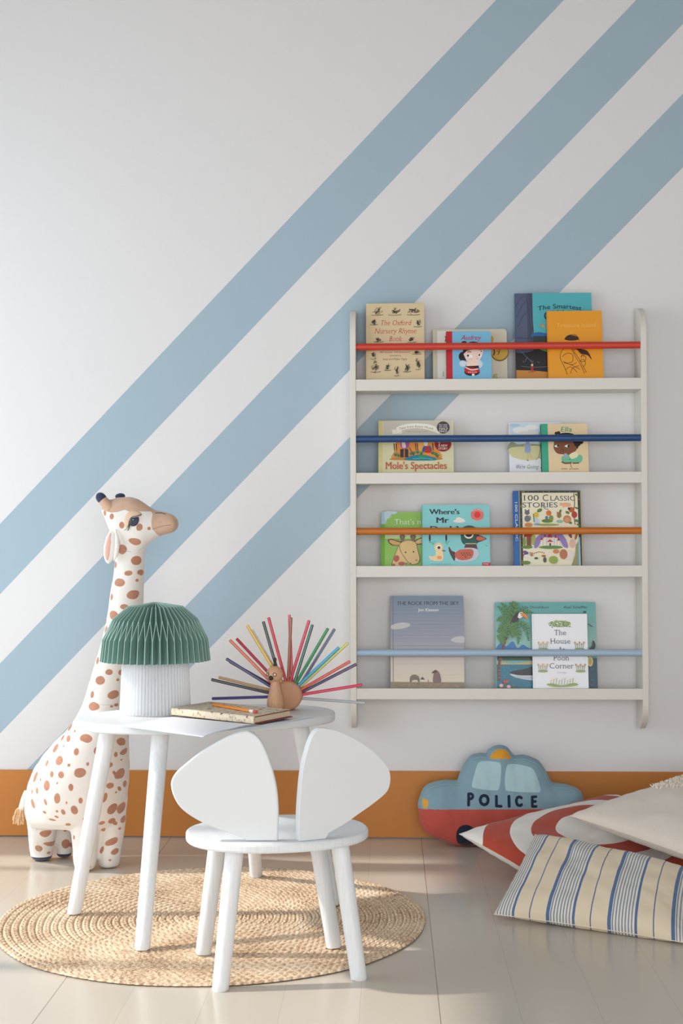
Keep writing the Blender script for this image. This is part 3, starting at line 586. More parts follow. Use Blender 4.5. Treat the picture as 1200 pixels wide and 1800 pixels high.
    c.el(922, 975, 5, 3, (110, 76, 130), 30); c.el(920, 980, 3, 3, (150, 60, 90)); c.el(927, 981, 9, 3, (236, 232, 224)); c.el(932, 979, 3, 3, (180, 140, 90)); c.el(940, 985, 3.4, 2, (80, 86, 70)); c.el(953, 981, 4, 2, (170, 110, 50)); c.el(955, 988, 3, 5, (90, 90, 90)); c.el(922, 993, 8, 3.4, (110, 140, 60)); c.el(970, 988, 8, 7, (150, 170, 80)); c.rect(x1-7.6, 948, x1-4.6, yb, (150, 196, 216))
    for i in range(8): c.el(930+i*3.4, 975+math.sin(i)*1.2, .9, 1.2, (170, 50, 50), n=8)
    c.text('100 CLASSIC', 905.0, 975, 884.5, 4, (226, 232, 240), 0, .02, 0, True)
def a_rock(c, x0, y0, x1, yb):
    n = 24
    for i in range(n):
        t = i/n; a = Vector((118, 138, 158)); b2 = Vector((150, 152, 168)); d = Vector((206, 194, 184)); e = Vector((222, 208, 182))
        q = a.lerp(b2, t/.5) if t < .5 else (b2.lerp(d, (t-.5)/.22) if t < .72 else d.lerp(e, (t-.72)/.28))
        c.rect(x0, y0+(1199-y0)*t, x1, y0+(1199-y0)*(t+1/n)+.3, tuple(int(v) for v in q)); c.k -= 1
    c.k += 1; c.rect(x0+3.6, y0, x0+5, 1199, (104, 112, 128))
    c.text('THE ROCK FROM THE SKY', 697, 806, 1064, 6.6, (40, 48, 62), 0, .022); c.text('Jon Klassen', 734, 770, 1075, 5, (232, 234, 236), 0, .02)
    c.poly([(687, 1100), (705, 1095), (719, 1097), (719, 1101), (710, 1105), (696, 1107), (687, 1106)], (190, 190, 188), True); c.poly([(791, 1126), (800, 1120), (814, 1120), (814, 1130), (800, 1130)], (192, 190, 192), True)
    c.poly([(x0, 1199), (750, 1199.5), (x1, 1200.5), (x1, yb), (x0, yb)], (140, 122, 92)); rnd = random.Random(2)
    for i in range(40): x = rnd.uniform(x0+2, x1-4); c.el(x, rnd.uniform(1202, 1212), 2.5, .9, rnd.choice([(158, 138, 104), (120, 106, 84), (170, 132, 110), (116, 116, 88)]), n=8)
    c.poly([(719, 1199), (719, 1192), (723, 1187), (730, 1187), (735, 1191), (736, 1199), (733, 1199), (732, 1196), (724, 1196), (722, 1199)], (112, 100, 78), True, 3)
    c.poly([(760, 1200), (760, 1188), (763, 1181), (768, 1180), (772, 1187), (773, 1200)], (122, 92, 92), True, 3); c.poly([(757, 1183), (764, 1178), (767, 1182), (760, 1184)], (60, 50, 50), True, 3); c.poly([(737, 1195), (741, 1190), (745, 1195)], (70, 60, 58)); c.line([(751, 1200), (751, 1195)], 1, (180, 70, 60))
def a_palms(c, x0, y0, x1, yb):
    for i in range(12): t = i/12; q = Vector((96, 174, 172)).lerp(Vector((164, 202, 190)), t); c.rect(x0, y0+88*t, x1, y0+88*(t+1/12)+.2, tuple(int(v) for v in q)); c.k -= 1
    c.k += 1; c.text('Julia Donaldson', 916, 964, 1070, 4.6, (30, 50, 66), .1, .01); c.text('Axel Scheffler', 990, 1033, 1070, 4.6, (30, 50, 66), .1, .01)
    c.poly([(872, 1138), (880, 1131), (888, 1137), (900, 1128), (908, 1140), (918, 1134), (930, 1141), (945, 1138), (945, 1150), (872, 1150)], (44, 120, 190), True)
    c.rect(872, 1149, 945, 1162, (36, 74, 56)); c.poly([(872, 1163), (900, 1168), (945, 1161), (945, 1168), (872, 1172)], (206, 180, 116)); c.rect(x0+.5, 1169, 945, yb, (24, 118, 146)); c.rect(1030, 1158, x1, yb, (28, 72, 96))
    rnd = random.Random(5)
    for i in range(34): x, y = rnd.uniform(882, 940), rnd.uniform(1172, 1207); c.line([(x, y), (x+3, y+.4)], .5, (96, 176, 196), False)
    for i in range(14): x, y = rnd.uniform(1034, x1-4), rnd.uniform(1162, 1207); c.line([(x, y), (x+2.5, y)], .5, (80, 124, 144), False)
    c.poly([(893, 1184), (902, 1180), (918, 1177), (945, 1171), (945, 1190), (915, 1188)], (34, 36, 50), True); c.poly([(894, 1185), (910, 1188), (945, 1189), (945, 1197), (918, 1195), (900, 1190)], (206, 214, 220), True)
    for y in (1190.5, 1193): c.line([(904, y-1), (925, y+.6), (944, y+.8)], .5, (130, 140, 150))
    c.line([(875, 1198), (875, 1170), (884, 1135), (897, 1095)], 4.4, (112, 62, 50))
    for i in range(16): t = i/15; x = 875+22*t**1.5; y = 1192-98*t; c.line([(x-2, y), (x+2, y+.5)], .7, (196, 140, 110), False)
    GR = (70, 124, 64)
    for p in [[(897, 1095), (888, 1078), (874, 1066)], [(897, 1094), (894, 1074), (880, 1060)], [(898, 1094), (902, 1074), (895, 1059)], [(896, 1096), (884, 1088), (872, 1092)], [(896, 1098), (884, 1100), (873, 1112)], [(898, 1098), (892, 1112), (880, 1126)], [(900, 1098), (902, 1112), (899, 1122)], [(902, 1096), (910, 1112), (909, 1134)], [(904, 1094), (922, 1102), (928, 1128)], [(903, 1085), (916, 1075), (936, 1078)], [(872, 1110), (884, 1112), (892, 1124)], [(872, 1118), (880, 1124), (882, 1134)], [(898, 1092), (906, 1068), (900, 1058)]]:
        q = [(v.x, v.y) for v in crom([(x, y, 0) for x, y in p], False, 7)]
        c.line(q, 2.4, GR, False)
        for i in range(1, len(q)-1):
            dx, dy = q[i+1][0]-q[i-1][0], q[i+1][1]-q[i-1][1]; d = math.hypot(dx, dy); dx, dy = dx/d, dy/d; L_ = 6*math.sin(PI*min(.92, i/len(q)+.12))
            for sg in (1, -1): c.line([q[i], (q[i][0]+dx*L_*.6-dy*sg*L_, q[i][1]+dy*L_*.6+dx*sg*L_)], 1.5, (96, 146, 76) if i % 2 else (62, 112, 58), False)
    c.poly([(898, 1094), (900, 1086), (908, 1078), (914, 1078), (912, 1088), (905, 1095)], (36, 34, 44), True); c.poly([(909, 1086), (912, 1078), (918, 1078), (919, 1083), (913, 1088)], (240, 240, 240), True); c.poly([(916, 1079), (922, 1080), (926, 1085), (925, 1089), (920, 1085), (915, 1084)], (236, 132, 50), True); c.el(914.5, 1079.6, 1.1, 1.1, (40, 40, 40))
    c.el(886, 1199, 5, 3, (192, 70, 48)); c.poly([(872, yb), (874, 1206), (890, 1204), (905, 1208), (906, yb)], (66, 96, 76)); 
    for x, y in ((878, 1206), (891, 1208)): c.el(x, y, 3.6, 3, (236, 172, 190)); c.el(x, y, 1.2, 1, (250, 240, 190))
    c.poly([(1033, 1142), (1038, 1136), (1040, 1127), (1044, 1134), (1042, 1142), (1034, 1143)], (34, 38, 50), True); c.el(1034, 1164, 5, 9, (222, 206, 130)); c.el(1034, 1164, 3, 6, (190, 170, 90)); c.line([(1032, 1098), (1037, 1101), (1040, 1103)], 1.6, (110, 70, 60)); c.el(1027, 1077, 3, 1.6, (40, 50, 60))
def a_corner(c, x0, y0, x1, yb):
    c.rect(x0+2, y0, x0+2.7, yb, (222, 222, 230)); K = (70, 82, 92)
    G = (116, 140, 82); rnd = random.Random(6)
    c.el(983, 1097, 20, 6, (150, 168, 116))
    for i in range(46): x, y = rnd.uniform(965, 1002), rnd.uniform(1091, 1103); c.el(x, y, 1.3, .9, rnd.choice([(84, 110, 60), (206, 206, 120), (240, 240, 236), (104, 134, 74)]), n=8)
    c.text('The', 973, 994, 1117, 9.2, K, 0, -.006, serif=True); c.text('House', 966, 1001, 1132, 9.2, K, 0, -.006, serif=True); c.text('At', 979, 991, 1147, 9.2, K, 0, -.006, serif=True); c.text('Pooh', 971, 998, 1161.5, 9.2, K, 0, -.006, serif=True); c.text('Corner', 964, 1006, 1175.5, 9.2, K, 0, -.006, serif=True); c.text('A. A. Milne', 977, 993, 1184, 2.2, (150, 150, 156))
    # plain meadow plants in place of the printed figures
    for x, y in ((953, 1139), (1017, 1139), (952, 1178), (1018, 1178)):
        c.el(x, y+2.5, 9, 2.2, (150, 170, 110)); 
        for d in (-6, -3, 0, 3, 6): c.line([(x+d, y+2), (x+d*1.3, y-5-abs(3-abs(d)))], .9, (112, 136, 84)); c.el(x+d*1.3, y-6-abs(3-abs(d)), 1.9, 1.9, (216, 176, 116) if x < 990 else (190, 150, 110), n=10)
    c.poly([(958, 1203), (968, 1202), (985, 1205), (1005, 1201), (1013, 1203), (1008, 1206), (985, 1208), (966, 1207)], (150, 168, 84), True)
    for i in range(9): x = 965+i*4.8; c.line([(x, 1204), (x+1, 1198-(i % 3)*2)], .8, (126, 146, 84)); c.el(x+1, 1197-(i % 3)*2, 1.6, 1.4, (226, 206, 170), n=10)
G_ = 'picture_book'
book('hardcover_book', 'beige hardback with red title and ink vignettes, leftmost on top shelf', 'book', 0, 643.5, 534, 745.5, -.079, -.045, .026, (222, 200, 160), a_rhyme, spine=(196, 174, 136))
book('picture_book', 'cream board book with rounded corners standing behind the blue and red one', 'book', 0, 760.5, 579.5, 891, -.057, -.03, .012, (214, 208, 188), a_cream, kind='board')
book('board_book', 'small blue board book with red spine showing a black-haired girl', 'book', 0, 784.5, 583, 863.5, -.082, -.05, .016, (126, 194, 228), a_girl, kind='board', spine=(200, 36, 48), rad=.007)
book('picture_book', 'tall teal picture book with grey-blue trouser leg, behind the orange book', 'book', 0, 906, 516, 1041, -.062, -.022, .009, (82, 180, 190), a_trousers, spine=(70, 78, 104))
book('hardcover_book', 'orange hardback with ink drawing of a figure and bird, top shelf', 'book', 0, 962.5, 547, 1059, -.083, -.050, .012, (238, 160, 38), a_island, spine=(220, 140, 28))
book('picture_book', 'pale yellow picture book with red title and pond scene, second shelf', 'book', 1, 665, 740, 796.5, -.07, -.03, .018, (226, 220, 180), a_spectacles, spine=(206, 198, 140))
book('picture_book', 'white book with pale watercolour meadow and walking child, second shelf', 'book', 1, 895, 743, 986, -.058, -.03, .008, (238, 240, 244), a_walk)
book('board_book', 'peach board book with green spine and curly-haired child, second shelf', 'book', 1, 951, 745.5, 1033, -.082, -.05, .016, (238, 212, 170), a_ella, kind='board', spine=(62, 172, 140), rad=.005)
book('picture_book', 'green book with a cartoon giraffe head, partly behind the aqua duck book', 'book', 2, 669.5, 900.5, 800, -.06, -.03, .012, (150, 198, 94), a_meadow, spine=(108, 176, 44))
book('board_book', 'aqua board book with a large green-headed duck and yellow duckling', 'book', 2, 741, 888, 860, -.083, -.053, .018, (136, 210, 212), a_duck, kind='board', rad=.006)
book('hardcover_book', 'thick blue-spined story collection with crowded cover, right on third shelf', 'book', 2, 902.5, 863, 1022, -.08, -.038, .026, (36, 104, 176), a_stories, spine=(30, 96, 172))
book('picture_book', 'grey sky hardback with tiny dark figures on the ground, bottom shelf', 'book', 3, 685.5, 1048, 814, -.07, -.028, .014, (150, 152, 164), a_rock, spine=(120, 124, 136))
book('picture_book', 'teal seaside book with palm tree and toucan, behind the white book', 'book', 3, 870, 1059, 1047, -.058, -.020, .006, (110, 182, 178), a_palms)
book('hardcover_book', 'white hardback with grey title and little plants, front of bottom shelf', 'book', 3, 935, 1079.5, 1031.5, -.084, -.057, .012, (240, 240, 244), a_corner)

# ================================================================== PLUSH GIRAFFE
def make_giraffe():
    gy = -.345
    root = empty('plush_giraffe', (aty(135, 1520, gy).x, gy, 0), 'large white plush giraffe with brown spots standing by the wall', 'stuffed toy')
    def W(x, y, Y=gy): return aty(x, y, Y)
    # --- body: stacked rings (y px, left px, right px, centre Y, depth radius)
    rows = [(1452, 62, 206, -.325, .050), (1448, 52, 214, -.335, .078), (1437, 47.5, 218, -.34, .093), (1420, 45, 219.5, -.342, .101), (1400, 46, 222, -.345, .105), (1375, 51, 224.5, -.345, .106), (1350, 61, 225.5, -.345, .104), (1325, 77, 225.5, -.345, .098),
            (1303, 97, 225.5, -.347, .090), (1285, 118, 225.5, -.348, .082), (1265, 132.5, 225.5, -.35, .073), (1240, 145, 225.5, -.35, .064), (1215, 153.5, 228, -.35, .058), (1190, 160.5, 231.5, -.35, .053), (1160, 169, 236, -.35, .049), (1130, 178, 241.5, -.35, .046),
            (1100, 185.5, 247, -.35, .044), (1070, 191, 250.5, -.35, .0425), (1040, 195, 252, -.35, .041), (1010, 199, 253.5, -.35, .039), (985, 202, 254.5, -.35, .0375), (962, 204, 256, -.35, .037), (940, 208, 252, -.35, .034)]
    b = MB(); n = 40; vs = []
    for y, xl, xr, Yc, ry in rows:
        pl, pr = aty(xl, y, Yc), aty(xr, y, Yc); cx = (pl.x+pr.x)/2; rx = (pr.x-pl.x)/2; z = (pl.z+pr.z)/2
        for j in range(n):
            a = 2*PI*j/n; e = .92
            vs.append((cx+rx*math.copysign(abs(math.cos(a))**e, math.cos(a)), Yc+ry*math.copysign(abs(math.sin(a))**e, math.sin(a)), z))
    k = len(rows)
    b.add(vs, [(i*n+j, i*n+(j+1)%n, (i+1)*n+(j+1)%n, (i+1)*n+j) for i in range(k-1) for j in range(n)]+[tuple(range(n))[::-1], tuple((k-1)*n+j for j in range(n))])
    # --- head: rings along x
    hs = [(178, 889, 901, .012), (183, 881, 908, .022), (190, 878.5, 926, .031), (197, 877.5, 940, .036), (206, 876, 956, .040), (218, 874, 964, .042), (230, 873, 968, .042), (242, 876.5, 968, .041), (252, 882.5, 965, .038), (262, 889.5, 955, .034), (272, 896, 948, .030), (282, 899, 942.5, .028), (292, 900.5, 939.5, .027), (302, 904, 937, .0255), (309, 910, 932.5, .021), (313, 916, 926, .011)]
    vs = []
    for i, (x, y0, y1, ry) in enumerate(hs):
        Yc = -.352-.012*(i/15); t, q = aty(x, y0, Yc), aty(x, y1, Yc); cz = (t.z+q.z)/2; rz = (t.z-q.z)/2
        for j in range(n):
            a = 2*PI*j/n; vs.append((t.x, Yc+ry*math.cos(a), cz+rz*math.copysign(abs(math.sin(a))**.95, math.sin(a))))
    k = len(hs)
    b.add(vs, [(i*n+j, i*n+(j+1)%n, (i+1)*n+(j+1)%n, (i+1)*n+j) for i in range(k-1) for j in range(n)]+[tuple(range(n))[::-1], tuple((k-1)*n+j for j in range(n))])
    # --- four legs: (foot px x, foot Y, top px x, top Y, radii)
    legs = [((73, 1512, -.292), (74, 1405, -.365), (.029, .034, .045)), ((113, 1505, -.262), (112, 1405, -.29), (.021, .026, .04)),
            ((149, 1528, -.402), (150, 1405, -.385), (.027, .032, .045)), ((191, 1523, -.366), (196, 1400, -.34), (.028, .033, .042))]
    for (fx, fy, fY), (tx, ty, tY), (ra, rb, rc) in legs:
        f = aty(fx, fy, fY); t = aty(tx, ty, tY); f.z = 0
        pts = [f+Vector((0, 0, .002)), f+Vector((0, 0, .008)), f+Vector((0, 0, .03)), f.lerp(t, .5), t]
        pts[3].z = .085; pts = [Vector(p) for p in pts]
        b.tube(pts, [ra*.72, ra*.95, ra*1.1, rb*1.06, rc], 28, ref=(1, 0, 0))
    me = bpy.data.meshes.new('g'); me.from_pydata(b.v, [], b.f)
    bm = bmesh.new(); bm.from_mesh(me); bmesh.ops.recalc_face_normals(bm, faces=bm.faces); bm.to_mesh(me); bm.free()
    o = bpy.data.objects.new('g', me); C.objects.link(o)
    r = o.modifiers.new('r', 'REMESH'); r.mode = 'VOXEL'; r.voxel_size = .0038
    s = o.modifiers.new('s', 'SMOOTH'); s.factor = .6; s.iterations = 9
    bpy.context.view_layer.update(); dg = bpy.context.evaluated_depsgraph_get()
    bod = bpy.data.meshes.new_from_object(o.evaluated_get(dg)); bpy.data.objects.remove(o)
    # soft quilting wobble
    cnt = len(bod.vertices); co = np.empty(cnt*3); bod.vertices.foreach_get('co', co); co = co.reshape(-1, 3)
    no = np.array([v.normal[:] for v in bod.vertices])
    wob = np.array([noise.noise(Vector(p)*Vector((14, 14, 11)).x) for p in co])*.0022
    co += no*wob[:, None]; co[:, 2] = np.maximum(co[:, 2], .0012); bod.vertices.foreach_set('co', co.ravel()); bod.update()
    bvh = BVHTree.FromPolygons([tuple(p) for p in co], [tuple(p.vertices) for p in bod.polygons])
    S = """184 902 3 5 0;196 908 4.5 5.8 0;214 923 5 6.5 0;245 927 6 7 20;262 929 3.5 3.5 0;237.5 952 12 6.5 10;214 965.5 9 8.5 0;202.5 992.5 3 6 0;240 985 9.5 8 -25;226 1007.5 7.7 5 0;248 1006 5.5 5.5 0;241 1020 3 3 0;209 1024 10 7.3 -5;234.7 1045.5 10.5 8 -20;196 1049.5 3 6.5 0;218 1066.7 7.7 5 0;199 1081 8.5 8 0;236 1090 9 7 0;186 1107 3.3 7 10;215 1110 8 6 0;181 1130 3 6 0;225 1135 8 7 0;171 1161 3.2 6.7 8;191.7 1181.7 7.3 5.4 0;213 1182 5 5 0;175.6 1196 9.5 8 0;207 1195 3 3 0;162 1221 3.6 6.7 8;199.6 1221 10.5 7.6 -18;164 1241.7 11 7.6 0;196 1241.7 3.5 2.5 0;204.6 1239 4 3 0;140 1245 2.5 4.5 25;150 1228 1.6 1.6 0;123 1277.5 3.2 7 30;131.5 1285 2.5 2.5 0;120 1298 4.5 5.5 0;152 1298 12.5 7.6 5;112 1311 2 2.4 0;110 1297 2 5 30;97.6 1315 4 9 30;134 1321.5 5.5 7 0;104 1337 6.6 9 15;82.5 1341.6 2.5 7 20;121 1345 3.5 3.3 0;154 1343 3 4 0;141 1358 11.5 8.4 3;91 1361 4 6 0;107 1362 6 6.3 -10;62.4 1365 3.3 10 20;71 1370.5 2 4 15;100.4 1376.6 2.3 3 0;82 1381 6.3 10 0;124.6 1384 5 7.7 -5;65 1390 3.2 6 0;56.4 1391.7 2 5 0;100.4 1404 6.2 9.5 0;57.8 1413 4 9.5 -20;80 1410 3 7 -20;65.5 1405.5 1.5 3 0;117 1411 2.2 3.6 0;141.6 1407 4 6 0;130.6 1424 6.8 9 -10;111 1427.5 4 6 -25;100 1426 3 3 0;78 1427.7 4.5 2.6 30;99.6 1436 5 2.3 20;92 1441 9 2.2 10;214 1304 5.5 8.5 -35;218.6 1321 4.6 6 25;203.5 1326.5 3 5 0;190 1322 2 4 0;213.4 1335.6 2.3 2.3 0;191 1344.4 7 5.4 0;211.8 1359.5 6.3 9.6 18;200.8 1358.7 2.5 5 -20;193.4 1381 5.9 5.5 0;220 1378 3 6 0;210 1386.5 2.5 5 -15;204 1393 2.5 2.3 -30;183.7 1402 4.4 9.6 20;174 1408.5 3 5 0;197.5 1421.7 7 10.6 30;213 1420 4.5 10 15;179.3 1447 6 4 -20;196.6 1443.4 6 5.5 -30;202 1447 4 4 0;217 1440 3.5 6.5 10;210.4 1456.3 3 2.6 0;181.5 1458 5 3.3 -30;197 1479 12 6.3 -20;178.8 1494.3 3.5 8 20;202 1497 7 5.4 -20;193.3 1512 3.4 2.6 0;80.6 1465 9.6 7.3 -15;91.6 1483 5.5 5.5 0;67.7 1491.5 7.6 6.8 -15;85.8 1499 3 3 0;119.6 1449.7 5.5 3 0;115 1460.4 4 2 0;115.5 1483.3 7.2 9 0;162 1472 3 5 10;155 1507 2.6 4.5 0;154 1524 6 4.5 0;130 1472 2.5 5 0;126.5 1484.6 2.5 5 0;170 1320 6 7 0;168 1362 7 6 10;160 1385 4 6 0;166 1425 7 5 20;150 1440 5 4 0;52 1470 1.6 3 0"""
    spots = []
    for q in S.split(';'):
        x, y, rx, ry, an = map(float, q.split()); d = ray(x, y).normalized(); hit, nn, _, dist = bvh.ray_cast(CAM, d)
        if hit is None or hit.y < -.6: continue
        px = (hit-CAM).dot(_f)/FPX; nn = nn.normalized()
        # the print's own axes lie in the surface
        a = R_(an); e1 = (_r*math.cos(a)-_u*math.sin(a)); e2 = (_r*math.sin(a)+_u*math.cos(a)); g = max(.45, abs(nn.dot(d)))
        e1 = (e1-nn*e1.dot(nn)); e2 = (e2-nn*e2.dot(nn)); l1, l2 = max(.35, e1.length), max(.35, e2.length)
        spots.append((hit, e1.normalized(), e2.normalized(), rx*px/l1, ry*px/l2))
    rnd = random.Random(11); N_ = np.array([v.normal[:] for v in bod.vertices])
    for _ in range(900):
        i = rnd.randrange(cnt); p = Vector(co[i]); nv = Vector(N_[i])
        if nv.dot((CAM-p).normalized()) > .12 or p.z > .76 or p.z < .02: continue
        r = rnd.uniform(.004, .014)
        if any((p-s[0]).length < r+max(s[3], s[4])+.007 for s in spots): continue
        e1 = nv.orthogonal().normalized(); spots.append((p, e1, nv.cross(e1), r, r*rnd.uniform(.7, 1)))
    sd = np.full(cnt, 1.0)
    ang_n = np.array([noise.noise(Vector(p)*60) for p in co])
    for c_, e1, e2, r1, r2 in spots:
        d = co-np.array(c_); near = np.where((d**2).sum(1) < (max(r1, r2)*1.8)**2)[0]
        if len(near) == 0: continue
        dn = d[near]; u = dn@np.array(e1)/r1; v = dn@np.array(e2)/r2; q = np.sqrt(u*u+v*v)+ang_n[near]*.16
        sd[near] = np.minimum(sd[near], (q-1)*min(r1, r2))
    # crown and muzzle in tan plush: outline in the plane of symmetry
    PX = [(160, 850), (240, 860), (330, 885), (330, 960), (281, 946), (273, 937), (266.5, 928), (266, 915), (267.5, 903), (264, 899), (250, 899), (238, 899), (228, 899.5), (220, 896), (207, 900), (195, 901), (183, 898), (170, 893)]
    PW = [(W(x, y, -.39).x, W(x, y, -.39).z) for x, y in PX]
    P = co[:, [0, 2]]; dmin = np.full(cnt, 9.); ins = np.zeros(cnt, bool)
    for i in range(len(PW)):
        a = np.array(PW[i]); c2 = np.array(PW[(i+1)%len(PW)]); e = c2-a; t = np.clip(((P-a)@e)/(e@e), 0, 1); dmin = np.minimum(dmin, np.linalg.norm(P-a-t[:, None]*e, axis=1))
        cond = ((a[1] > P[:, 1]) != (c2[1] > P[:, 1])); ins ^= cond & (P[:, 0] < (c2[0]-a[0])*(P[:, 1]-a[1])/(c2[1]-a[1]+1e-12)+a[0])
    tan = np.where(ins, -dmin, dmin)
    hoof = co[:, 2]-.0125+np.where(co[:, 1] > -.33, 0, .02)
    for nm, arr in (('spot', sd), ('tan', tan), ('hoof', hoof)):
        at = bod.attributes.new(nm, 'FLOAT', 'POINT'); at.data.foreach_set('value', arr.astype(np.float32))
    m = mat('spotted_plush', None, .9, .25, 700, .2, sheen=.3); N, L, B = nodes(m)
    def A(nm): a = N.new('ShaderNodeAttribute'); a.attribute_name = nm; return a.outputs['Fac']
    tc = N.new('ShaderNodeTexCoord'); nz = N.new('ShaderNodeTexNoise'); nz.inputs['Scale'].default_value = 45; nz.inputs['Detail'].default_value = 4; L.new(tc.outputs['Object'], nz.inputs[0])
    def mixc(fac, a, b_):
        x = N.new('ShaderNodeMix'); x.data_type = 'RGBA'; L.new(fac, x.inputs[0])
        for i, v in ((6, a), (7, b_)):
            if isinstance(v, tuple): x.inputs[i].default_value = v
            else: L.new(v, x.inputs[i])
        return x.outputs[2]
    lt = lambda s_, v: math_n(N, L, 'LESS_THAN', s_, v)
    base = mixc(lt(A('spot'), .0004), lin(238, 233, 227), lin(240, 218, 202))
    base = mixc(lt(A('spot'), -.0007), base, mixc(nz.outputs[0], lin(172, 120, 96), lin(204, 152, 126)))
    base = mixc(lt(A('tan'), .0), base, mixc(nz.outputs[0], lin(192, 154, 128), lin(222, 190, 166)))
    base = mixc(lt(A('hoof'), 0), base, lin(66, 70, 88)); L.new(base, B.inputs['Base Color'])
    bod.materials.clear(); bod.materials.append(m); bod.shade_smooth()
    bod.transform(Matrix.Translation(-Vector(root.location))); bod.name = 'body'
    bo = bpy.data.objects.new('body', bod); C.objects.link(bo); bo.parent = root
    tanm = mat('tan_plush', (208, 172, 146), .9, .3, 700, .2, sheen=.3, var=10, vscale=60); navy = mat('navy_plush', (58, 64, 88), .85, .3, 700, .2, sheen=.2); whitep = mat('white_plush', (238, 233, 227), .9, .25, 700, .2, sheen=.3); pinkp = mat('pink_plush', (236, 184, 166), .9, .2, 700, .2)
    # horns
    for (bx, by), (tx, ty), Y in (((190, 890), (175, 872), -.372), ((212, 882), (211, 870), -.335)):
        p, q = aty(bx, by, Y), aty(tx, ty, Y); d = (q-p)
        b = MBL(root); b.tube([p-d*.3, p, p+d*.5, p+d*.75], [.0155, .0145, .0125, .0118], 20); ho = b.build('horn', tanm, root)
        b = MBL(root); b.tube([p+d*.62, p+d*.72, p+d*.85, p+d*.97, p+d*1.07, p+d*1.15, p+d*1.21, p+d*1.25, p+d*1.265], [.0122, .0127, .0127, .0121, .0106, .0084, .0058, .003, .0006], 28); t = b.build('horn_tip', navy, root); t.parent = ho
    # ear: a folded drooping leaf with a pink lining
    for Y, sg, nm in ((-.397, 1, 'near'), (-.302, -1, 'far')):
        b = MBL(root); top = aty(198, 931, Y+.012*sg); bot = aty(190, 991, Y); TT = [i/24 for i in range(25)]; pts = [top.lerp(bot, t) for t in TT]; rr = [float(np.interp(t, (0, .04, .1, .25, .5, .7, .84, .93, .98, 1), (.003, .0065, .0098, .0145, .0168, .0155, .0122, .008, .004, .0008))) for t in TT]
        b.tube(pts, rr, 28, ref=(1, 0, 0), squash=.42); ea = b.build('ear', whitep, root)
        if sg == 1:
            b = MBL(root); pts = [top.lerp(bot, t)+Vector((-.0035, -.0045, 0)) for t in (.1, .2, .3, .4, .5, .62, .74, .84, .9)]; b.tube(pts, [.0012, .0042, .0062, .0076, .0082, .0080, .0066, .0036, .0008], 20, ref=(1, 0, 0), squash=.38); li = b.build('ear_lining', pinkp, root); li.parent = ea
            b = MBL(root); pts = [aty(206+math.sin(t*3)*1.5, 930+t*36, Y-.002) for t in (0, .3, .6, .85, 1)]; b.tube([aty(203, 930, Y-.002), aty(205.5, 945, Y-.004), aty(206, 960, Y-.005), aty(204, 975, Y-.004), aty(200, 986, Y-.001)], [.002, .0052, .0062, .0052, .001], 16, ref=(1, 0, 0), squash=.6)
            b.build('ear_fold', whitep, root).parent = ea
    # eye, lid, lashes, nostril, mouth seam on the near side
    def on(x, y, off=0):
        d = ray(x, y).normalized(); h, nn, _, _ = bvh.ray_cast(CAM, d)
        if h is None: return aty(x, y, -.385)
        if nn.dot(d) > 0: nn = -nn
        return h+nn*off
    def patch(name, pts, m_, dome=.0022, parent=root, off=.0004):
        pts = [(p.x, p.y) for p in crom([(x, y, 0) for x, y in pts], True, 5)]
        cx, cy = sum(p[0] for p in pts)/len(pts), sum(p[1] for p in pts)/len(pts); b = MBL(root); R = 6; vs = [on(cx, cy, off+dome)]; nP = len(pts)
        for k_ in range(1, R+1):
            s_ = k_/R; h = off+dome*math.sqrt(max(0, 1-s_*s_)) if k_ < R else -.0006
            for x, y in pts: vs.append(on(cx+(x-cx)*s_, cy+(y-cy)*s_, h))
        fs = [(0, 1+j, 1+(j+1)%nP) for j in range(nP)]+[(1+(k_-1)*nP+j, 1+k_*nP+j, 1+k_*nP+(j+1)%nP, 1+(k_-1)*nP+(j+1)%nP) for k_ in range(1, R) for j in range(nP)]
        b.add(vs, fs); return b.build(name, m_, parent)
    lid = patch('eyelid', [(219, 926), (217.5, 915), (221, 904), (229, 898), (240, 897), (249, 902), (247, 908), (240, 908), (232, 911), (227, 918), (224, 927)], mat('eyelid_plush', (226, 198, 172), .9, .2, 700, .2), .0045)
    eye = patch('eye', [(228, 922), (229, 914), (235, 908.5), (243, 908), (244.5, 914), (242, 921), (237, 925), (231, 925)], mat('eye_fabric', (44, 50, 72), .5), .003, off=.0024)
    b = MBL(root); b.ell(on(234.5, 914, .0062), (.0011,)*3, 10, 8); b.build('eye_glint', mat('white_thread', (245, 245, 245), .5), root).parent = eye
    black = mat('black_thread', (30, 30, 38), .7)
    b = MBL(root)
    for pts, r in (([(227, 924), (228, 915), (233, 909), (241, 907.5), (249, 905)], .0009), ([(228, 921), (225, 927), (219, 932)], .0008), ([(228, 922), (226, 929), (223.5, 932.5)], .0008), ([(229, 923), (227.5, 928), (225, 933)], .0007)):
        P_ = crom([on(x, y, .0046 if y < 925 else .002) for x, y in pts], False, 4); b.tube(P_, [r*(1-.6*i/len(P_)) if len(pts) < 5 else r for i in range(len(P_))], 8)
    b.build('eyelashes', black, root)
    b = MBL(root); b.tube(crom([on(x, y, .0002) for x, y in ((273, 902), (279, 901.5), (285, 902), (291, 904))], False, 4), .0009, 8); b.build('nostril', black, root)
    b = MBL(root); b.tube(crom([on(x, y, -.0001) for x, y in ((267, 931), (276, 927.5), (288, 924), (300, 923), (311, 923))], False, 5), .00055, 6); b.build('mouth_seam', mat('brown_thread', (150, 110, 84), .8), root)
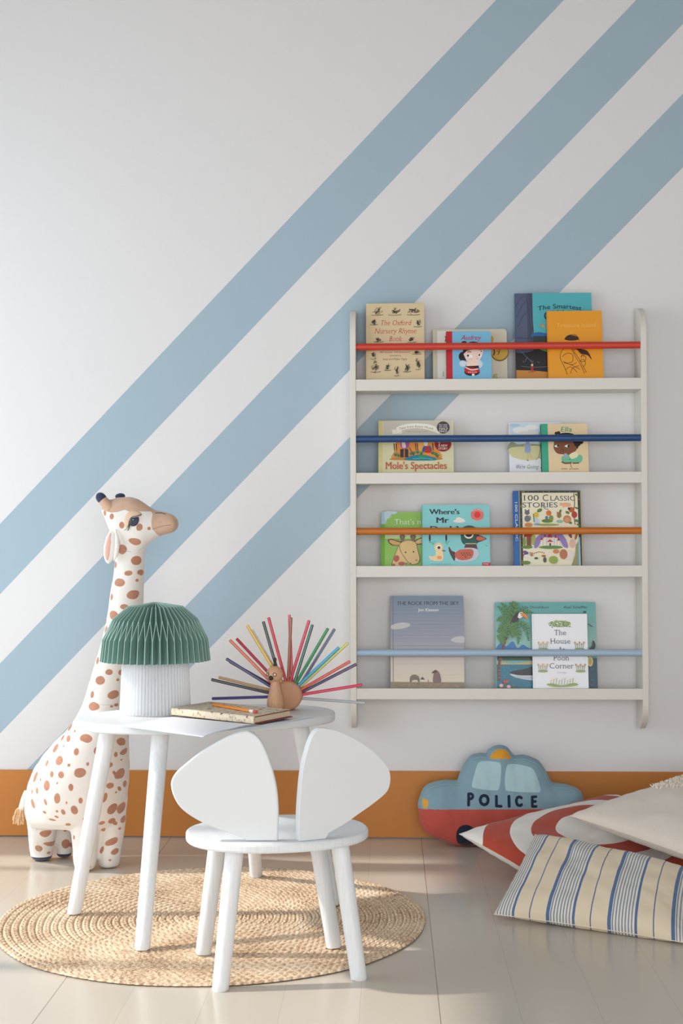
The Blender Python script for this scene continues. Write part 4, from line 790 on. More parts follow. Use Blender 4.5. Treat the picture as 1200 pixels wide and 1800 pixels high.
    for sm in (((205, 958), (216, 966), (230, 970), (244, 968), (254, 960)), ((172, 1238), (180, 1239), (190, 1239.5), (202, 1237), (210, 1235)), ((184, 1340), (179, 1370), (176, 1400), (171, 1430), (168, 1450)), ((64, 1440), (64, 1460), (66, 1480), (70, 1500))):
        b = MBL(root); b.tube(crom([on(x, y, -.0002) for x, y in sm], False, 5), .0005, 6); b.build('seam', mat('seam_thread', (196, 186, 178), .9), root)
    # tail with a wool tuft
    b = MBL(root); P_ = crom([aty(48, 1392, -.33), aty(43, 1402, -.33), aty(39, 1414, -.33), aty(36, 1424, -.332)], False, 5); b.tube(P_, [.0085-.0025*i/len(P_) for i in range(len(P_))], 16); ta = b.build('tail', whitep, root)
    b = MBL(root); rnd = random.Random(3)
    for i in range(90):
        a = rnd.uniform(0, 2*PI); s_ = rnd.uniform(.2, 1); p = aty(38, 1416, -.331); q = aty(32+math.cos(a)*9*s_+rnd.uniform(-3, 3), 1440+rnd.uniform(-6, 8), -.331+math.sin(a)*.013*s_)
        b.tube(crom([p, p.lerp(q, .45)+Vector((rnd.uniform(-.006, .004), rnd.uniform(-.006, .006), .002)), q, q+Vector((rnd.uniform(-.003, .003), 0, -.004))], False, 3), .00085, 5)
    b.build('tail_tuft', mat('tan_wool', (226, 190, 150), .9), root).parent = ta
make_giraffe()

# ================================================================== MUSHROOM LAMP
def make_lamp():
    c = atz(273, 1253, TZ); c.z = TZ
    root = empty('table_lamp', c, 'mushroom lamp with green pleated paper shade on white pleated base', 'lamp')
    px = (c-CAM).dot(_f)/FPX
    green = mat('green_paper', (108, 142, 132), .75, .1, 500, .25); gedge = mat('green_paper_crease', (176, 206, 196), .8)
    b = MBL(root); e = MBL(root); n = 46; dz = lambda y: c.z+(1259-4-y)*px*1.0
    zb, z1, z2, z3, z4 = dz(1163), dz(1125), dz(1090), dz(1068), dz(1061)
    R0 = 96.5*px; ra = R0; rA = R0*.955; rB = R0*.77; rC = R0*.50; rD = R0*.06; dp = .011
    def P(r, k, z): a = 2*PI*k/n+.05; return Vector((c.x+r*math.cos(a), c.y+r*math.sin(a), z))
    for k in range(n):
        h = k+.5
        A0, A1, V0 = P(ra, k, zb), P(rA, k, z1), P(ra-dp*1.3, h, zb)
        A0n, A1n = P(ra, k+1, zb), P(rA, k+1, z1)
        Bh, Bp = P(rB, h, z2), P(rB, k-.5, z2); Ch, Cp = P(rC, h, z3), P(rC, k-.5, z3); D = P(rD, h, z4); Dp = P(rD, k-.5, z4)
        V1 = P(rA-dp*1.9, h, z1)
        U1 = P(rB-dp*1.6, k, z2-.002); U2 = P(rC-dp*.9, k, z3-.002); U3 = P(rD*.6, k, z4-.006); U0 = A1
        b.add([A0, A1, V1, V0], [(0, 1, 2, 3)]); b.add([V0, V1, A1n, A0n], [(0, 1, 2, 3)])
        b.add([A1, Bh, V1], [(0, 1, 2)]); b.add([V1, Bh, A1n], [(0, 1, 2)])
        b.add([A1, U1, Bh], [(0, 1, 2)]); b.add([A1, Bp, U1], [(0, 1, 2)])
        b.add([Bp, Cp, U2, U1], [(0, 1, 2, 3)]); b.add([U1, U2, Ch, Bh], [(0, 1, 2, 3)])
        b.add([Cp, Dp, U3, U2], [(0, 1, 2, 3)]); b.add([U2, U3, D, Ch], [(0, 1, 2, 3)])
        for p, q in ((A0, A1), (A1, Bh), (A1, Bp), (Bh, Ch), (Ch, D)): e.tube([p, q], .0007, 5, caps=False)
    sh = b.build('lamp_shade', green, root, smooth=0, fixn=False); s = sh.modifiers.new('t', 'SOLIDIFY'); s.thickness = .0004
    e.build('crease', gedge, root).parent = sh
    b = MBL(root); b.lathe([(0, z4-.012), (rD*1.1, z4-.012), (rD*1.1, z4-.004), (0, z4-.004)], (c.x, c.y, 0), 24); b.build('top_ring', green, root).parent = sh
    wp = mat('white_paper', (238, 240, 242), .7, .05, 300, .3)
    b = MBL(root); n = 60; prof = [(62.5, 1259), (61, 1225), (59.5, 1190), (58.5, 1160), (57.5, 1130)]; vs = []
    for r, y in prof:
        z = c.z+.0015+(1259-y)*px
        for k in range(2*n):
            a = PI*k/n; rr = (r if k % 2 == 0 else r-8.5)*px; vs.append((c.x+rr*math.cos(a), c.y+rr*math.sin(a), z))
    m_ = 2*n; b.add(vs, [(i*m_+j, i*m_+(j+1)%m_, (i+1)*m_+(j+1)%m_, (i+1)*m_+j) for i in range(len(prof)-1) for j in range(m_)])
    bs = b.build('lamp_base', wp, root, smooth=0); s = bs.modifiers.new('t', 'SOLIDIFY'); s.thickness = .0006
    b = MBL(root); b.lathe([(0, c.z), (57*px, c.z), (57*px, c.z+.004), (0, c.z+.004)], (c.x, c.y, 0), 48); b.build('foot', white, root)
make_lamp()

# ================================================================== WOODEN BIRD AND COLOURED PENCILS
wood = mat('beech_wood', None, .5, .08, 500); N, L, B = nodes(wood)
tc = N.new('ShaderNodeTexCoord'); wv = N.new('ShaderNodeTexWave'); wv.wave_type = 'RINGS'; wv.rings_direction = 'Y'; wv.inputs['Scale'].default_value = 110; wv.inputs['Distortion'].default_value = 3; wv.inputs['Detail'].default_value = 2; wv.inputs['Detail Scale'].default_value = .8
mp = N.new('ShaderNodeMapping'); mp.inputs['Location'].default_value = (-.028, 0, -.012); L.new(tc.outputs['Object'], mp.inputs[0]); L.new(mp.outputs[0], wv.inputs[0])
mx = N.new('ShaderNodeMix'); mx.data_type = 'RGBA'; mx.inputs[6].default_value = lin(184, 132, 98); mx.inputs[7].default_value = lin(204, 154, 118); L.new(wv.outputs['Fac'], mx.inputs[0]); L.new(mx.outputs[2], B.inputs['Base Color'])
wood2 = mat('beech_wood_light', None, .5, .08, 500); N, L, B = nodes(wood2)
tc = N.new('ShaderNodeTexCoord'); mp = N.new('ShaderNodeMapping'); mp.inputs['Scale'].default_value = (420, 420, 24); L.new(tc.outputs['Object'], mp.inputs[0]); nz = N.new('ShaderNodeTexNoise'); nz.inputs['Scale'].default_value = 1; L.new(mp.outputs[0], nz.inputs[0])
mx = N.new('ShaderNodeMix'); mx.data_type = 'RGBA'; mx.inputs[6].default_value = lin(200, 148, 112); mx.inputs[7].default_value = lin(226, 180, 144); L.new(nz.outputs[0], mx.inputs[0]); L.new(mx.outputs[2], B.inputs['Base Color'])
BY = -.70
def make_bird():
    px = (CAM_D+BY)/FPX; c = aty(506, 1222, BY); r = 26*px; c.z = TZ+r+.0002
    root = empty('pencil_holder', (c.x, BY, TZ), 'beech wood bird pencil holder with fan of coloured pencils on the table', 'pencil holder')
    b = MBL(root); prof = [(0, -.026)]; 
    for i in range(9): a = PI/2*i/8; prof.append((r-.007+.007*math.sin(a), -.019-.007*math.cos(a)))
    for i in range(9): a = PI/2*i/8; prof.append((r-.007+.007*math.cos(a), .019+.007*math.sin(a)))
    prof.append((0, .026)); b.lathe(prof, (c.x, BY, c.z), 72, ax='y'); b.build('holder_disc', wood, root)
    hx = aty(484, 1222, BY-.036); X0, Y0 = hx.x, BY-.044; q = (CAM_D+Y0)/FPX
    b = MBL(root); prof = []
    for t, rr in ((0, 9.5), (.02, 10.8), (.1, 13), (.22, 14.6), (.36, 14.4), (.52, 12.6), (.7, 10.2), (.86, 8.6), (1, 7.6)): prof.append((rr*q, TZ+.0002+t*54*q))
    pr2 = [(p.x, p.y) for p in crom([(a, b_, 0) for a, b_ in prof], False, 4)]; b.lathe(pr2, (X0, Y0, 0), 48); bd = b.build('bird_body', wood2, root)
    hc = Vector((X0-.001, Y0, TZ+66*q)); b = MBL(root); b.ell(hc, (15*q, 15*q, 15*q), 40, 24); hd = b.build('bird_head', wood2, root)
    dark = mat('smoked_oak', (60, 48, 42), .6, .3, 400)
    fd = Vector((-.38, -.92, -.02)).normalized(); rt = fd.cross(Vector((0, 0, 1))).normalized(); up = rt.cross(fd)
    R = 15*q; bk = hc+(fd*.97-up*.34).normalized()*R*1.02; b = MBL(root); b.ell(bk, (4.4*q, 4.4*q, 4.2*q), 16, 10); b.build('beak', dark, root).parent = hd
    for s_ in (-1, 1):
        d = (fd*1+rt*s_*.52+up*.08).normalized(); p = hc+d*R; a1 = d.orthogonal().normalized(); a2 = d.cross(a1)
        b = MBL(root); ring = [p+(a1*math.cos(t*PI/12)+a2*math.sin(t*PI/12))*2.9*q for t in range(25)]; b.tube(ring, .62*q, 8, caps=False); b.build('eye_ring', dark, root).parent = hd
        b = MBL(root); b.tube([p-d*.5*q, p+d*.35*q], 2.3*q, 16); b.build('eye', mat('pale_maple', (226, 196, 160), .5), root).parent = hd
    cx = hc+Vector((0, 0, R*.97)); b = MBL(root); b.tube([cx-Vector((0,0,.002)), cx+Vector((.0003, 0, 4*q)), cx+Vector((.0003, 0, 7*q))], [3*q, 2.4*q, 1.6*q], 14); b.ell(cx+Vector((.0006, 0, 11*q)), (3*q, 3*q, 4*q), 14, 10); b.build('crest', dark, root).parent = hd
    return c, r
BC, BR = make_bird()
PC = [((90,632),(480,620),(84,70,150),1,'purple','lowest on the left side'), ((85,498),(490,592),(62,52,52),0,'dark brown','low on the left side'), ((137,482),(490,570),(212,180,136),1,'tan','low on the left side'),
 ((190,352),(500,545),(44,54,112),0,'navy blue','left side'), ((215,372),(520,545),(96,32,60),2,'dark maroon','left side behind the navy pencil'), ((215,220),(490,500),(236,112,76),0,'coral orange','upper left of fan'), ((262,210),(552,520),(190,42,66),1,'crimson','upper left of fan'),
 ((337,118),(510,405),(232,188,40),0,'yellow','upper left of fan'), ((372,150),(575,500),(222,222,226),2,'white','upper left behind the yellow one'), ((450,90),(578,535),(54,58,56),1,'charcoal','behind the bird crest'), ((487,62),(610,515),(206,44,60),0,'bright red','just right of the bird crest'),
 ((633,42),(652,500),(228,92,112),1,'pink','tallest in the middle'), ((645,62),(625,515),(156,88,54),0,'brown','middle of fan'), ((772,82),(635,525),(208,50,80),0,'rose red','upper right of fan'), ((796,112),(670,520),(24,98,88),1,'dark teal','upper right of fan'), ((905,138),(675,535),(26,136,76),0,'green','upper right of fan'),
 ((952,142),(710,535),(100,106,132),2,'slate grey','upper right of fan'), ((982,272),(675,560),(52,170,208),0,'sky blue','right side'), ((1045,240),(705,555),(208,208,92),1,'lime yellow','right side'), ((1060,370),(705,575),(214,84,58),0,'orange red','right side'),
 ((1105,390),(740,578),(66,42,98),1,'dark violet','right side'), ((1145,535),(697,607),(220,40,84),0,'magenta red','low on the right side'), ((1165,662),(720,630),(182,186,192),1,'silver','lowest on the right side')]
def pencil(name, p, q, r, col, label, core, group='coloured pencils stuck in the wooden bird', extra=None):
    root = empty(name, p, label, 'pencil', group); d = (q-p)
    b = MBL(root); b.tube([p, q-d.normalized()*.0006, q], [r, r, r*.93], 6); o = b.build('barrel', mat('pencil_%d_%d_%d' % col, col, .3, coat=.3), root, smooth=0, bevel=.0004)
    b = MBL(root); b.tube([q-d.normalized()*.001, q+d.normalized()*.00025], r*.48, 10); b.build('core', mat('core_%d_%d_%d' % core, core, .6), root); return root
for (tx, ty), (bx, by), col, row, cn, where in PC:
    Yb = BY+(-.016, .002, .018)[row]; Yt = Yb+(-.004, .006, .016)[row]
    tip = aty(350+tx/4, 1070+ty/4, Yt); base = aty(350+bx/4, 1070+by/4, Yb); d = (base-tip).normalized()
    ctr = Vector((BC.x, Yb, BC.z)); t = max(0, (ctr-tip).dot(d)); dist = (tip+d*t-ctr).length
    ent = t-math.sqrt(max(1e-6, BR**2-dist**2)) if dist < BR else t
    base = tip+d*(ent+.005)
    pencil('coloured_pencil', base, tip, .0036 if col != (182,186,192) else .0034, col, '%s pencil stuck in the wooden bird, %s' % (cn, where), tuple(max(20, int(c*.6)) for c in col))

# ================================================================== MAGAZINE, JOURNAL, ORANGE PENCIL
def make_magazine():
    z = TZ+.0004; P1, P2, G1 = atz(215, 1277, z), atz(357, 1296, z), atz(457, 1275.5, z+.001); P2 = CAM+(P2-CAM); 
    P2 = atz(357, 1296, TZ-.006); P1 = atz(215, 1277, TZ-.001); G1.z = z; G2 = P1+(G1-P2); G2.z = z; R1 = atz(552, 1260.5, z); R2 = R1+(P1-P2); R2.z = z; PS = [(0, 0), (.08, 0), (.16, 0), (.3, .0008)]
    root = empty('magazine', (G1+G2)/2*1.0, 'open white magazine with blank pages lying under the patterned journal', 'magazine')
    pm = mat('magazine_paper', (238, 239, 246), .5)
    def sheet(name, a, b_, c_, d_, prof, th, m_, z0=0):
        # a-b outer edge (near, far), d-c gutter; prof gives the height towards the gutter
        n = len(prof); b = MBL(root); vs = []
        for i, (t, h) in enumerate(prof):
            for p, q in ((a, d_), (b_, c_)):
                for k in (0, 1): w_ = p.lerp(q, t); vs.append((w_.x, w_.y, z-(z-p.z)*(1-t)**9+z0+h+(th if k else 0)))
        fs = []
        for i in range(n-1):
            o = i*4; fs += [(o+1, o+5, o+7, o+3), (o, o+2, o+6, o+4), (o, o+4, o+5, o+1), (o+2, o+3, o+7, o+6)]
        fs += [(0, 1, 3, 2), ((n-1)*4, (n-1)*4+2, (n-1)*4+3, (n-1)*4+1)]; b.add(vs, fs); return b.build(name, m_, root, smooth=30)
    pr = [(0, 0), (.07, 0), (.14, 0), (.22, .0003), (.3, .0008), (.5, .002), (.62, .0036), (.74, .0046), (.85, .0042), (.93, .0026), (1, .0006)]
    sheet('cover', P2, P1, G2, G1, [(t, h*.3) for t, h in pr], .0003, mat('magazine_cover_blue', (176, 208, 226), .4))
    for k in range(4): sheet('left_page', P2.lerp(G1, .004*k), P1.lerp(G2, .004*k), G2, G1, [(t, h*(.55+.15*k)) for t, h in pr], .0003, pm, .0004+k*.00035)
    pr = [(0, 0), (.5, .0002), (.8, .0008), (1, .0004)]
    sheet('cover', R1, R2, G2, G1, pr, .0003, mat('magazine_cover_blue', (176, 208, 226), .4))
    for k in range(3): sheet('right_page', R1.lerp(G1, .01*k), R2.lerp(G2, .01*k), G2, G1, pr, .0003, pm, .0004+k*.00035)
make_magazine()
def make_journal():
    zt = TZ+.0225; A, Bk, Cr, Dn = atz(302, 1244, zt), atz(375, 1233, zt), atz(516, 1245.5, zt), atz(448, 1259.5, zt)
    # near-left, far-left, far-right, near-right; make it a parallelogram
    Cr = Dn+(Bk-A)*.92+ (Cr-(Dn+(Bk-A)))*.5; Bk = A+(Cr-Dn)
    ctr = (A+Bk+Cr+Dn)/4; root = empty('journal', (ctr.x, ctr.y, TZ+.006), 'map patterned hardcover journal with dark red edges lying on the open magazine', 'notebook')
    m = mat('map_print', None, .55, .1, 300); N, L, B = nodes(m); tc = N.new('ShaderNodeTexCoord')
    cr = N.new('ShaderNodeValToRGB'); nz = N.new('ShaderNodeTexNoise'); nz.inputs['Scale'].default_value = 85; nz.inputs['Detail'].default_value = 7; L.new(tc.outputs['Object'], nz.inputs[0]); e = cr.color_ramp.elements
    e[0].position = .34; e[0].color = lin(120, 92, 76); e[1].position = .5; e[1].color = lin(228, 212, 186); x = e.new(.42); x.color = lin(206, 186, 158); x = e.new(.66); x.color = lin(214, 196, 166); L.new(nz.outputs[0], cr.inputs[0])
    vo = N.new('ShaderNodeTexVoronoi'); vo.inputs['Scale'].default_value = 34; L.new(tc.outputs['Object'], vo.inputs[0])
    mx = N.new('ShaderNodeMix'); mx.data_type = 'RGBA'; L.new(math_n(N, L, 'LESS_THAN', vo.outputs['Distance'], .12), mx.inputs[0]); L.new(cr.outputs[0], mx.inputs[6]); mx.inputs[7].default_value = lin(168, 96, 78); L.new(mx.outputs[2], B.inputs['Base Color'])
    red = mat('dark_red_board', (128, 52, 44), .6)
    def slab(name, q, z0, z1, m_, par=root, bev=.0006):
        b = MBL(root); q = [Vector((p.x, p.y, z0)) for p in q]; b.prism(q, (0, 0, z1-z0)); return b.build(name, m_, par, smooth=0, bevel=bev)
    e1 = (Dn-A).normalized(); e2 = (Bk-A).normalized(); zb = TZ+.0068
    Q = [A, Dn, Cr, Bk]
    slab('back_cover', [A, Dn+e1*.004, Cr+e1*.004, Bk], zb, zb+.0018, red)
    slab('pages', [A+e2*.003+e1*.003, Dn-e1*.003+e2*.003, Cr-e1*.003-e2*.003, Bk+e1*.003-e2*.003], zb+.0019, zt-.0021, mat('cream_pages', (226, 206, 178), .8))
    slab('front_cover', Q, zt-.002, zt-.0002, red); slab('cover_paper', [A+e2*.0006, Dn+e2*.0006-e1*.0012, Cr-e2*.0006-e1*.0012, Bk], zt-.00015, zt, m, bev=0)
    b = MBL(root); n = 12; vs = []
    for p in (A, Dn-e1*.0012):
        for i in range(n+1): a = PI*i/n; h = (zt-zb)/2; vs.append(Vector((p.x, p.y, zb+h))-e2*(math.sin(a)*.003-.0005)+Vector((0, 0, h*math.cos(a))))
    b.add(vs, [(i, i+1, n+2+i, n+1+i) for i in range(n)]+[tuple(range(n+1)), tuple(range(n+1, 2*n+2))]); b.build('spine', m, root)
    return zt
zt = make_journal()
def yellow_pencil():
    r = .0036; p, q = atz(374, 1238, zt+r), atz(451, 1251.5, zt+r); d = (q-p).normalized()
    root = empty('pencil', p, 'orange pencil with pink eraser lying on the patterned journal', 'pencil'); L_ = (q-p).length
    f = lambda t: p+d*(L_*t)
    b = MBL(root); b.tube([f(0), f(.86)], r, 6); b.build('barrel', mat('orange_lacquer', (232, 140, 40), .35, coat=.3), root, smooth=0, bevel=.0004)
    b = MBL(root); b.tube([f(.86), f(.88), f(.9), f(.92), f(.94)], [r*1.02, r*1.06, r, r*1.06, r*1.02], 20); b.build('ferrule', mat('pale_metal', (232, 226, 214), .35), root)
    b = MBL(root); b.tube([f(.94), f(.985), f(1)], [r*.96, r*.96, r*.8], 20); b.build('eraser', mat('pink_rubber', (206, 84, 84), .7), root)
yellow_pencil()

# ================================================================== CUSHIONS
def seg_d(P, a, b_):
    a, b_ = np.array(a, float), np.array(b_, float); e = b_-a; t = np.clip(((P-a)@e)/(e@e), 0, 1); return np.linalg.norm(P-a-t[:, None]*e, axis=1)
def inpoly(P, poly):
    ins = np.zeros(len(P), bool)
    for i in range(len(poly)):
        a, c = poly[i], poly[(i+1)%len(poly)]; cond = ((a[1] > P[:, 1]) != (c[1] > P[:, 1])); ins ^= cond & (P[:, 0] < (c[0]-a[0])*(P[:, 1]-a[1])/(c[1]-a[1]+1e-12)+a[0])
    return ins
def smooth2(pts, k=8): return [(p.x, p.y) for p in crom([(x, y, 0) for x, y in pts], True, k)]

def police_cushion():
    # artwork frame: photo pixels = 730 + u/4, 1300 + v/4
    OUT = [(20,500),(18,460),(40,390),(62,350),(110,320),(200,300),(285,302),(300,292),(318,240),(350,180),(390,130),(450,112),(500,112),(515,90),(560,62),(605,56),(650,70),(680,105),(705,128),(760,124),(820,140),(870,165),(910,215),(940,270),(962,312),(985,320),(1060,330),(1130,352),(1170,385),(1185,430),(1188,500),(1180,580),(1130,640),(1040,690),(900,735),(700,755),(400,757),(280,755),(200,725),(110,690),(60,650),(30,590)]
    out = [(730+u/4, 1300+v/4) for u, v in OUT]
    Yc = -.105; th = .052
    base = aty(880, 1488, Yc); base.z = 0
    # local frame: x right, z up, lean back against the wall
    P0 = [aty(x, y, Yc) for x, y in out]; pts = np.array([(p.x-base.x, p.z) for p in P0])
    zmin = pts[:, 1].min(); pts[:, 1] -= zmin
    px = (CAM_D+Yc)/FPX
    root = empty('shaped_cushion', (base.x, Yc, 0.002), 'police car shaped cushion in blue and red linen leaning on the baseboard', 'cushion'); root.rotation_euler = (R_(-7), 0, 0)
    sp_ = smooth2([tuple(p) for p in pts], 9)
    out2 = []
    for i in range(len(sp_)):
        a, b_ = sp_[i], sp_[(i+1)%len(sp_)]; n = max(1, int(math.hypot(b_[0]-a[0], b_[1]-a[1])/.0014))
        for k in range(n): out2.append((a[0]+(b_[0]-a[0])*k/n, a[1]+(b_[1]-a[1])*k/n))
    O = np.array(out2); cen = np.array([0.0, .085]); n = len(O); R = 190
    ring = []; S_ = np.linspace(0, 1, R+1)[1:]
    V = []
    P2 = [cen]; H = [1.0]
    for s_ in S_:
        P2.append(cen+(O-cen)*s_)
    P2 = np.concatenate([cen[None]]+P2[1:])
    # thickness from the distance to the outline
    d = np.full(len(P2), 9.)
    Oc = O[::2]
    for i in range(len(Oc)): d = np.minimum(d, np.hypot(P2[:, 0]-Oc[i, 0], P2[:, 1]-Oc[i, 1]))
    d[-n:] = 0; T = .034
    hgt = T*(1-np.exp(-d/.026))+.017*np.sqrt(np.clip(d/.010, 0, 1))
    wr = np.array([noise.noise(Vector((p[0]*22, p[1]*9, 3.1)))*.0035+noise.noise(Vector((p[0]*50, p[1]*30, 1)))*.0012 for p in P2])*np.clip(d/.02, 0, 1)
    # seam line of the front panel
    hgt = hgt+wr-.0018*np.exp(-((d-.0125)/.0014)**2)
    def tocol(P):
        col = np.tile(np.array(lin(134, 164, 178)), (len(P), 1))
        u = lambda X, Y: ((aty(730+X/4, 1300+Y/4, Yc).x-base.x), aty(730+X/4, 1300+Y/4, Yc).z-zmin)
        zr = u(0, 495)[1]; col[P[:, 1] < zr+.0012*np.sin(P[:, 0]*9)] = lin(190, 84, 72)
        def pp(L_, c_, k=6): col[inpoly(P, smooth2([u(*q) for q in L_], k))] = lin(*c_)
        pp([(430,200),(450,172),(500,166),(560,172),(594,185),(597,240),(590,310),(580,355),(560,368),(480,362),(405,350),(393,330),(410,260)], (176, 206, 214)); pp([(640,200),(665,187),(720,190),(790,205),(825,225),(850,280),(872,350),(870,376),(845,382),(740,378),(640,370),(625,350),(622,280)], (176, 206, 214))
        pp([(525,148),(540,115),(570,90),(605,84),(640,95),(660,125),(663,150),(600,150)], (224, 158, 50)); pp([(48,470),(48,428),(65,428),(86,440),(88,470),(78,492),(60,494)], (224, 170, 70))
        pp([(282,690),(288,645),(315,612),(360,605),(400,625),(425,670),(425,720),(390,748),(330,750),(295,730)], (34, 42, 58)); pp([(850,690),(856,645),(890,612),(940,610),(980,640),(990,690),(965,738),(900,748),(860,730)], (34, 42, 58))
        NV = lin(30, 44, 66)
        def st(segs, w_):
            for a, b_ in segs: col[seg_d(P, u(*a), u(*b_)) < w_*px/4] = NV
        def arc(cx, cy, rx, ry, a0, a1, w_, n_=14):
            q = [(cx+rx*math.cos(R_(a0+(a1-a0)*i/n_)), cy+ry*math.sin(R_(a0+(a1-a0)*i/n_))) for i in range(n_+1)]; st(list(zip(q, q[1:])), w_)
        st([((370,392),(368,468))], 10.5); arc(382, 408, 16, 17, -110, 100, 9.5)
        arc(477, 434, 28, 32, 0, 360, 10.5); st([((562,408),(562,474)), ((562,474),(594,476))], 10); st([((649,408),(650,476))], 10.5)
        arc(722, 442, 22, 30, -50, -310, 10); st([((812,415),(812,478)), ((812,413),(838,411)), ((812,444),(834,443)), ((812,478),(838,477))], 9.5)
        return col
    colF = tocol(P2); Vf = np.column_stack([P2[:, 0], -hgt, P2[:, 1]]); Vb = np.column_stack([P2[:, 0], hgt, P2[:, 1]])
    F = []
    def faces(off, flip):
        fs = [(off, off+1+(j+1)%n, off+1+j) for j in range(n)]
        for k in range(R-1):
            a = off+1+k*n; c = a+n; fs += [(a+j, a+(j+1)%n, c+(j+1)%n, c+j) for j in range(n)]
        return [f[::-1] for f in fs] if flip else fs
    me = bpy.data.meshes.new('front_panel'); me.from_pydata(Vf.tolist(), [], faces(0, True)); me.update()
    at = me.color_attributes.new('Col', 'FLOAT_COLOR', 'POINT'); at.data.foreach_set('color', colF.astype(np.float32).ravel()); me.shade_smooth()
    lm = attr_mat('printed_linen', .85, .35, 900, .15, spec=.25); me.materials.append(lm)
    bm = bmesh.new(); bm.from_mesh(me); bmesh.ops.recalc_face_normals(bm, faces=bm.faces)
    if sum(f.normal.y*f.calc_area() for f in bm.faces) > 0: bmesh.ops.reverse_faces(bm, faces=bm.faces)
    bm.to_mesh(me); bm.free(); o = bpy.data.objects.new('front_panel', me); C.objects.link(o); o.parent = root
    me2 = bpy.data.meshes.new('back_panel'); me2.from_pydata(Vb.tolist(), [], faces(0, False)); me2.shade_smooth(); me2.materials.append(lm)
    at = me2.color_attributes.new('Col', 'FLOAT_COLOR', 'POINT'); cb_ = np.tile(np.array(lin(128, 164, 184)), (len(P2), 1)); zr = aty(730, 1300+495/4, Yc).z-zmin; cb_[P2[:, 1] < zr] = lin(188, 78, 66); at.data.foreach_set('color', cb_.astype(np.float32).ravel())
    o2 = bpy.data.objects.new('back_panel', me2); C.objects.link(o2); o2.parent = root
    # dark stitch line round the front panel
police_cushion()

def cushion(name, corners, T, label, m, seed, group=None, res=110, backm=None, edge=.035, sag=0, Tb=None, uvflip=False, wrink=.004, pw=.42, power=2.6, cup=(0,0,0,0)):
    """pillow over four corner points (A B C D counter clockwise seen from the printed side)"""
    A, B_, C_, D = [Vector(p) for p in corners]; ctr = (A+B_+C_+D)/4; nrm = ((B_-A)+(C_-D)).cross((D-A)+(C_-B_)).normalized()
    root = empty(name, (ctr.x, ctr.y, max(0, min(p.z for p in (A, B_, C_, D))-.0)), label, 'cushion', group)
    n = res; vs = []; uv = []; Tb = T if Tb is None else Tb
    def pos(u, v, side):
        # edges pull in between the corners
        e = edge; uu, vv = u*2-1, v*2-1
        a = 1-e*(1-vv*vv)*1.0; b_ = 1-e*(1-uu*uu)*1.0
        U, V_ = (uu*a+1)/2, (vv*b_+1)/2
        p = (A.lerp(B_, U)).lerp(D.lerp(C_, U), V_)
        prof = max(0, (1-abs(uu)**power)*(1-abs(vv)**power))**pw
        w_ = noise.noise(Vector((u*5+seed, v*5, side*3)))*wrink*2*prof + noise.noise(Vector((u*14+seed, v*9, side)))*wrink*.6*prof
        ed = min(u, 1-u, v, 1-v); w_ += math.sin((u+v)*60+seed)*.0012*math.exp(-ed/.05)*(prof > .05)
        return p + nrm*side*((T if side > 0 else Tb)*prof + w_*(1 if side > 0 else -.5)) + nrm*sag*(uu*uu+vv*vv)
    parts = []
    for side, nm in ((1, 'front_panel'), (-1, 'back_panel')):
        b = MBL(root); vs = [pos(i/n, j/n, side) for j in range(n+1) for i in range(n+1)]
        vs = [Vector((p.x, p.y, max(p.z, .0006))) for p in vs]
        fs = [(j*(n+1)+i, j*(n+1)+i+1, (j+1)*(n+1)+i+1, (j+1)*(n+1)+i) for j in range(n) for i in range(n)]
        if side < 0: fs = [f[::-1] for f in fs]
        b.add(vs, fs); o = b.build(nm, m if side > 0 or backm is None else backm, root, smooth=180, fixn=False); l = o.data.uv_layers.new(name='UVMap')
        idx = np.empty(len(o.data.loops), int); o.data.loops.foreach_get('vertex_index', idx)
        U = np.column_stack([(idx % (n+1))/n, (idx//(n+1))/n]).astype(np.float32); l.data.foreach_set('uv', U.ravel()); parts.append(o)
    rim = [pos(i/n, 0, 1) for i in range(n)]+[pos(1, i/n, 1) for i in range(n)]+[pos(1-i/n, 1, 1) for i in range(n)]+[pos(0, 1-i/n, 1) for i in range(n+1)]
    b = MBL(root); b.tube([Vector((p.x, p.y, max(p.z, .0015))) for p in rim], .0011, 6, caps=False); b.build('seam', mat('seam_'+name+str(seed), (222, 210, 190), .9), root)
    return root
def uvmat(name, rough=.85, bump=.35, bs=900, sheen=.15):
    m = mat(name, None, rough, bump, bs, .2, sheen); N, L, B = nodes(m); tc = N.new('ShaderNodeTexCoord'); sp = N.new('ShaderNodeSeparateXYZ'); L.new(tc.outputs['UV'], sp.inputs[0]); return m, N, L, B, sp, tc
def ramp(N, L, stops, src, B):
    cr = N.new('ShaderNodeValToRGB'); cr.color_ramp.interpolation = 'CONSTANT'; e = cr.color_ramp.elements
    while len(e) < len(stops): e.new(.5)
    for i, (p, c) in enumerate(stops): e[i].position = p; e[i].color = lin(*c)
    L.new(src, cr.inputs[0]); L.new(cr.outputs[0], B.inputs['Base Color']); return cr

# red and white: broad curved bands
m, N, L, B, sp, tc = uvmat('red_white_linen')
RD, WH = (184, 76, 56), (236, 232, 226)
u_, v_ = sp.outputs[0], sp.outputs[1]
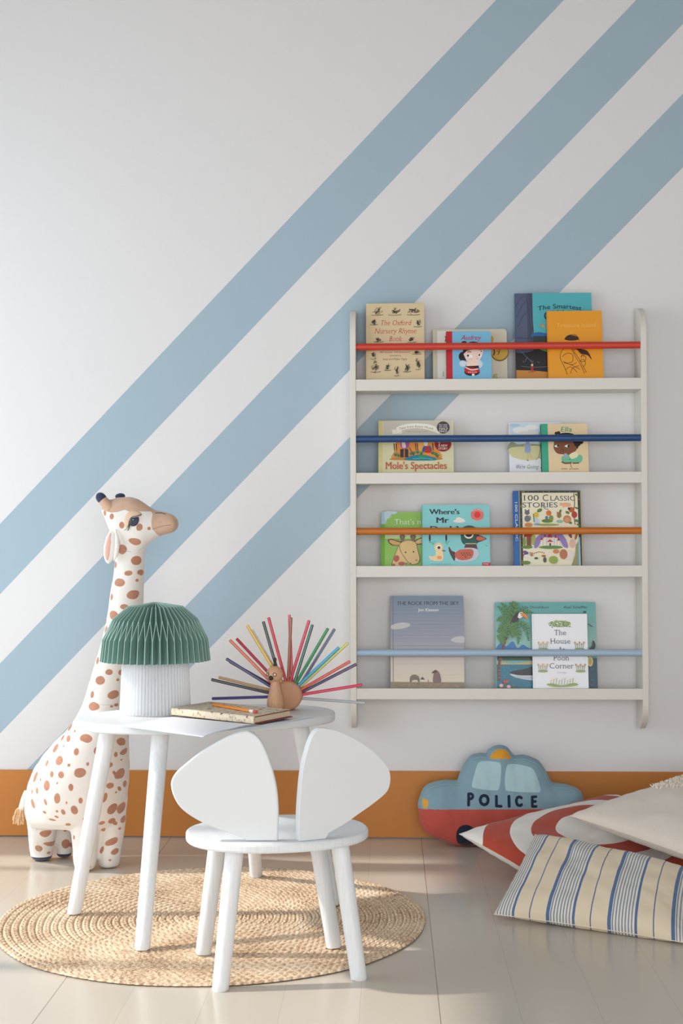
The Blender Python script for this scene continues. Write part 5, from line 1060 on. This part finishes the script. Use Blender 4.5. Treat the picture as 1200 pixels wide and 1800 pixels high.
# concentric arcs about a point beyond the far right corner
du = math_n(N, L, 'SUBTRACT', u_, .5); dv = math_n(N, L, 'SUBTRACT', v_, .5)
rr = math_n(N, L, 'SQRT', math_n(N, L, 'ADD', math_n(N, L, 'MULTIPLY', du, du), math_n(N, L, 'MULTIPLY', math_n(N, L, 'MULTIPLY', dv, dv), 1.0)))
ramp(N, L, [(0, WH), (.225, RD), (.35, WH), (.455, RD), (.585, WH)], rr, B)
RW = dict(A=aty(807, 1466, -.40), B=aty(1010, 1590, -.72), D=aty(1082, 1397, -.10))
RW['C'] = RW['B']+(RW['D']-RW['A'])
cushion('red_striped_cushion', [RW['A'], RW['B'], RW['C'], RW['D']], .048, 'white cushion with broad red curved bands lying against the car cushion', m, 2, Tb=.045, edge=.05, backm=mat('white_linen', (234, 230, 224), .85, .3, 900, .2))
# cream tufted cushion
m, N, L, B, sp, tc = uvmat('cream_wool', .95, .8, 420, .3)
nz = N.new('ShaderNodeTexNoise'); nz.inputs['Scale'].default_value = 9; nz.inputs['Detail'].default_value = 5; L.new(tc.outputs['Object'], nz.inputs[0])
mx = N.new('ShaderNodeMix'); mx.data_type = 'RGBA'; mx.inputs[6].default_value = lin(222, 208, 194); mx.inputs[7].default_value = lin(234, 226, 214); L.new(nz.outputs[0], mx.inputs[0]); L.new(mx.outputs[2], B.inputs['Base Color'])
A_, D_, B2 = aty(1001, 1434, -.54), aty(1235, 1361, -.18), aty(1300, 1540, -.82)
C2 = B2+(D_-A_)
cr_ = cushion('cream_cushion', [A_, B2, C2, D_], .05, 'cream textured cushion with a raised tufted patch, on top of the pile', m, 5, Tb=.045, edge=.04)
# tufted patch
def tufts():
    front = [c for c in cr_.children if c.name.startswith('front_panel')][0]; me = front.data; n = 110; o = Vector(cr_.location); rnd = random.Random(9)
    b = MBL(cr_)
    for _ in range(3600):
        u, v = rnd.uniform(.07, .9), rnd.uniform(.42, .95)
        if v < .46+.35*abs(u-.1)+.03*math.sin(u*30): continue
        fr = (math.sin(u*46)*math.cos(v*46)); 
        if fr < -.55: continue
        i, j = int(u*n), int(v*n); vt = me.vertices[j*(n+1)+i]; p = vt.co+o; q = p+vt.normal*.0055+Vector((rnd.uniform(-.004, .004), rnd.uniform(-.004, .004), 0))
        b.tube([p, q], [.0019, .0011], 5)
    t = b.build('tufted_patch', mat('cream_yarn', (236, 228, 214), .95), cr_, fixn=False); t['label'] = 'raised tufted wool patch'; t['kind'] = 'stuff'
tufts()
# blue and beige ticking stripe
m, N, L, B, sp, tc = uvmat('ticking_stripe', .85, .3, 900, .1)
BE, BL, LT, TH = (226, 210, 184), (90, 114, 152), (228, 222, 210), (136, 146, 158)
per = [(0.0, BL), (.055, LT)]
x = .068
for k in range(7): per += [(x, TH), (x+.024, LT)]; x += .051
per += [(x+.002, BL), (x+.047, BE), (.715, BL), (.738, BE)]
fr = math_n(N, L, 'FRACT', math_n(N, L, 'MULTIPLY_ADD', sp.outputs[0], 3.07, .13))
ramp(N, L, per, fr, B)
A_, B2, D_ = atz(868, 1607, .012), atz(1203, 1657, .006), aty(940, 1467, -.60)
C2 = aty(1218, 1531, -.78)
cushion('ticking_cushion', [A_, B2, C2, D_], .047, 'beige cushion with blue ticking stripes lying nearest the camera', m, 7, Tb=.03, edge=.03, wrink=.0035)
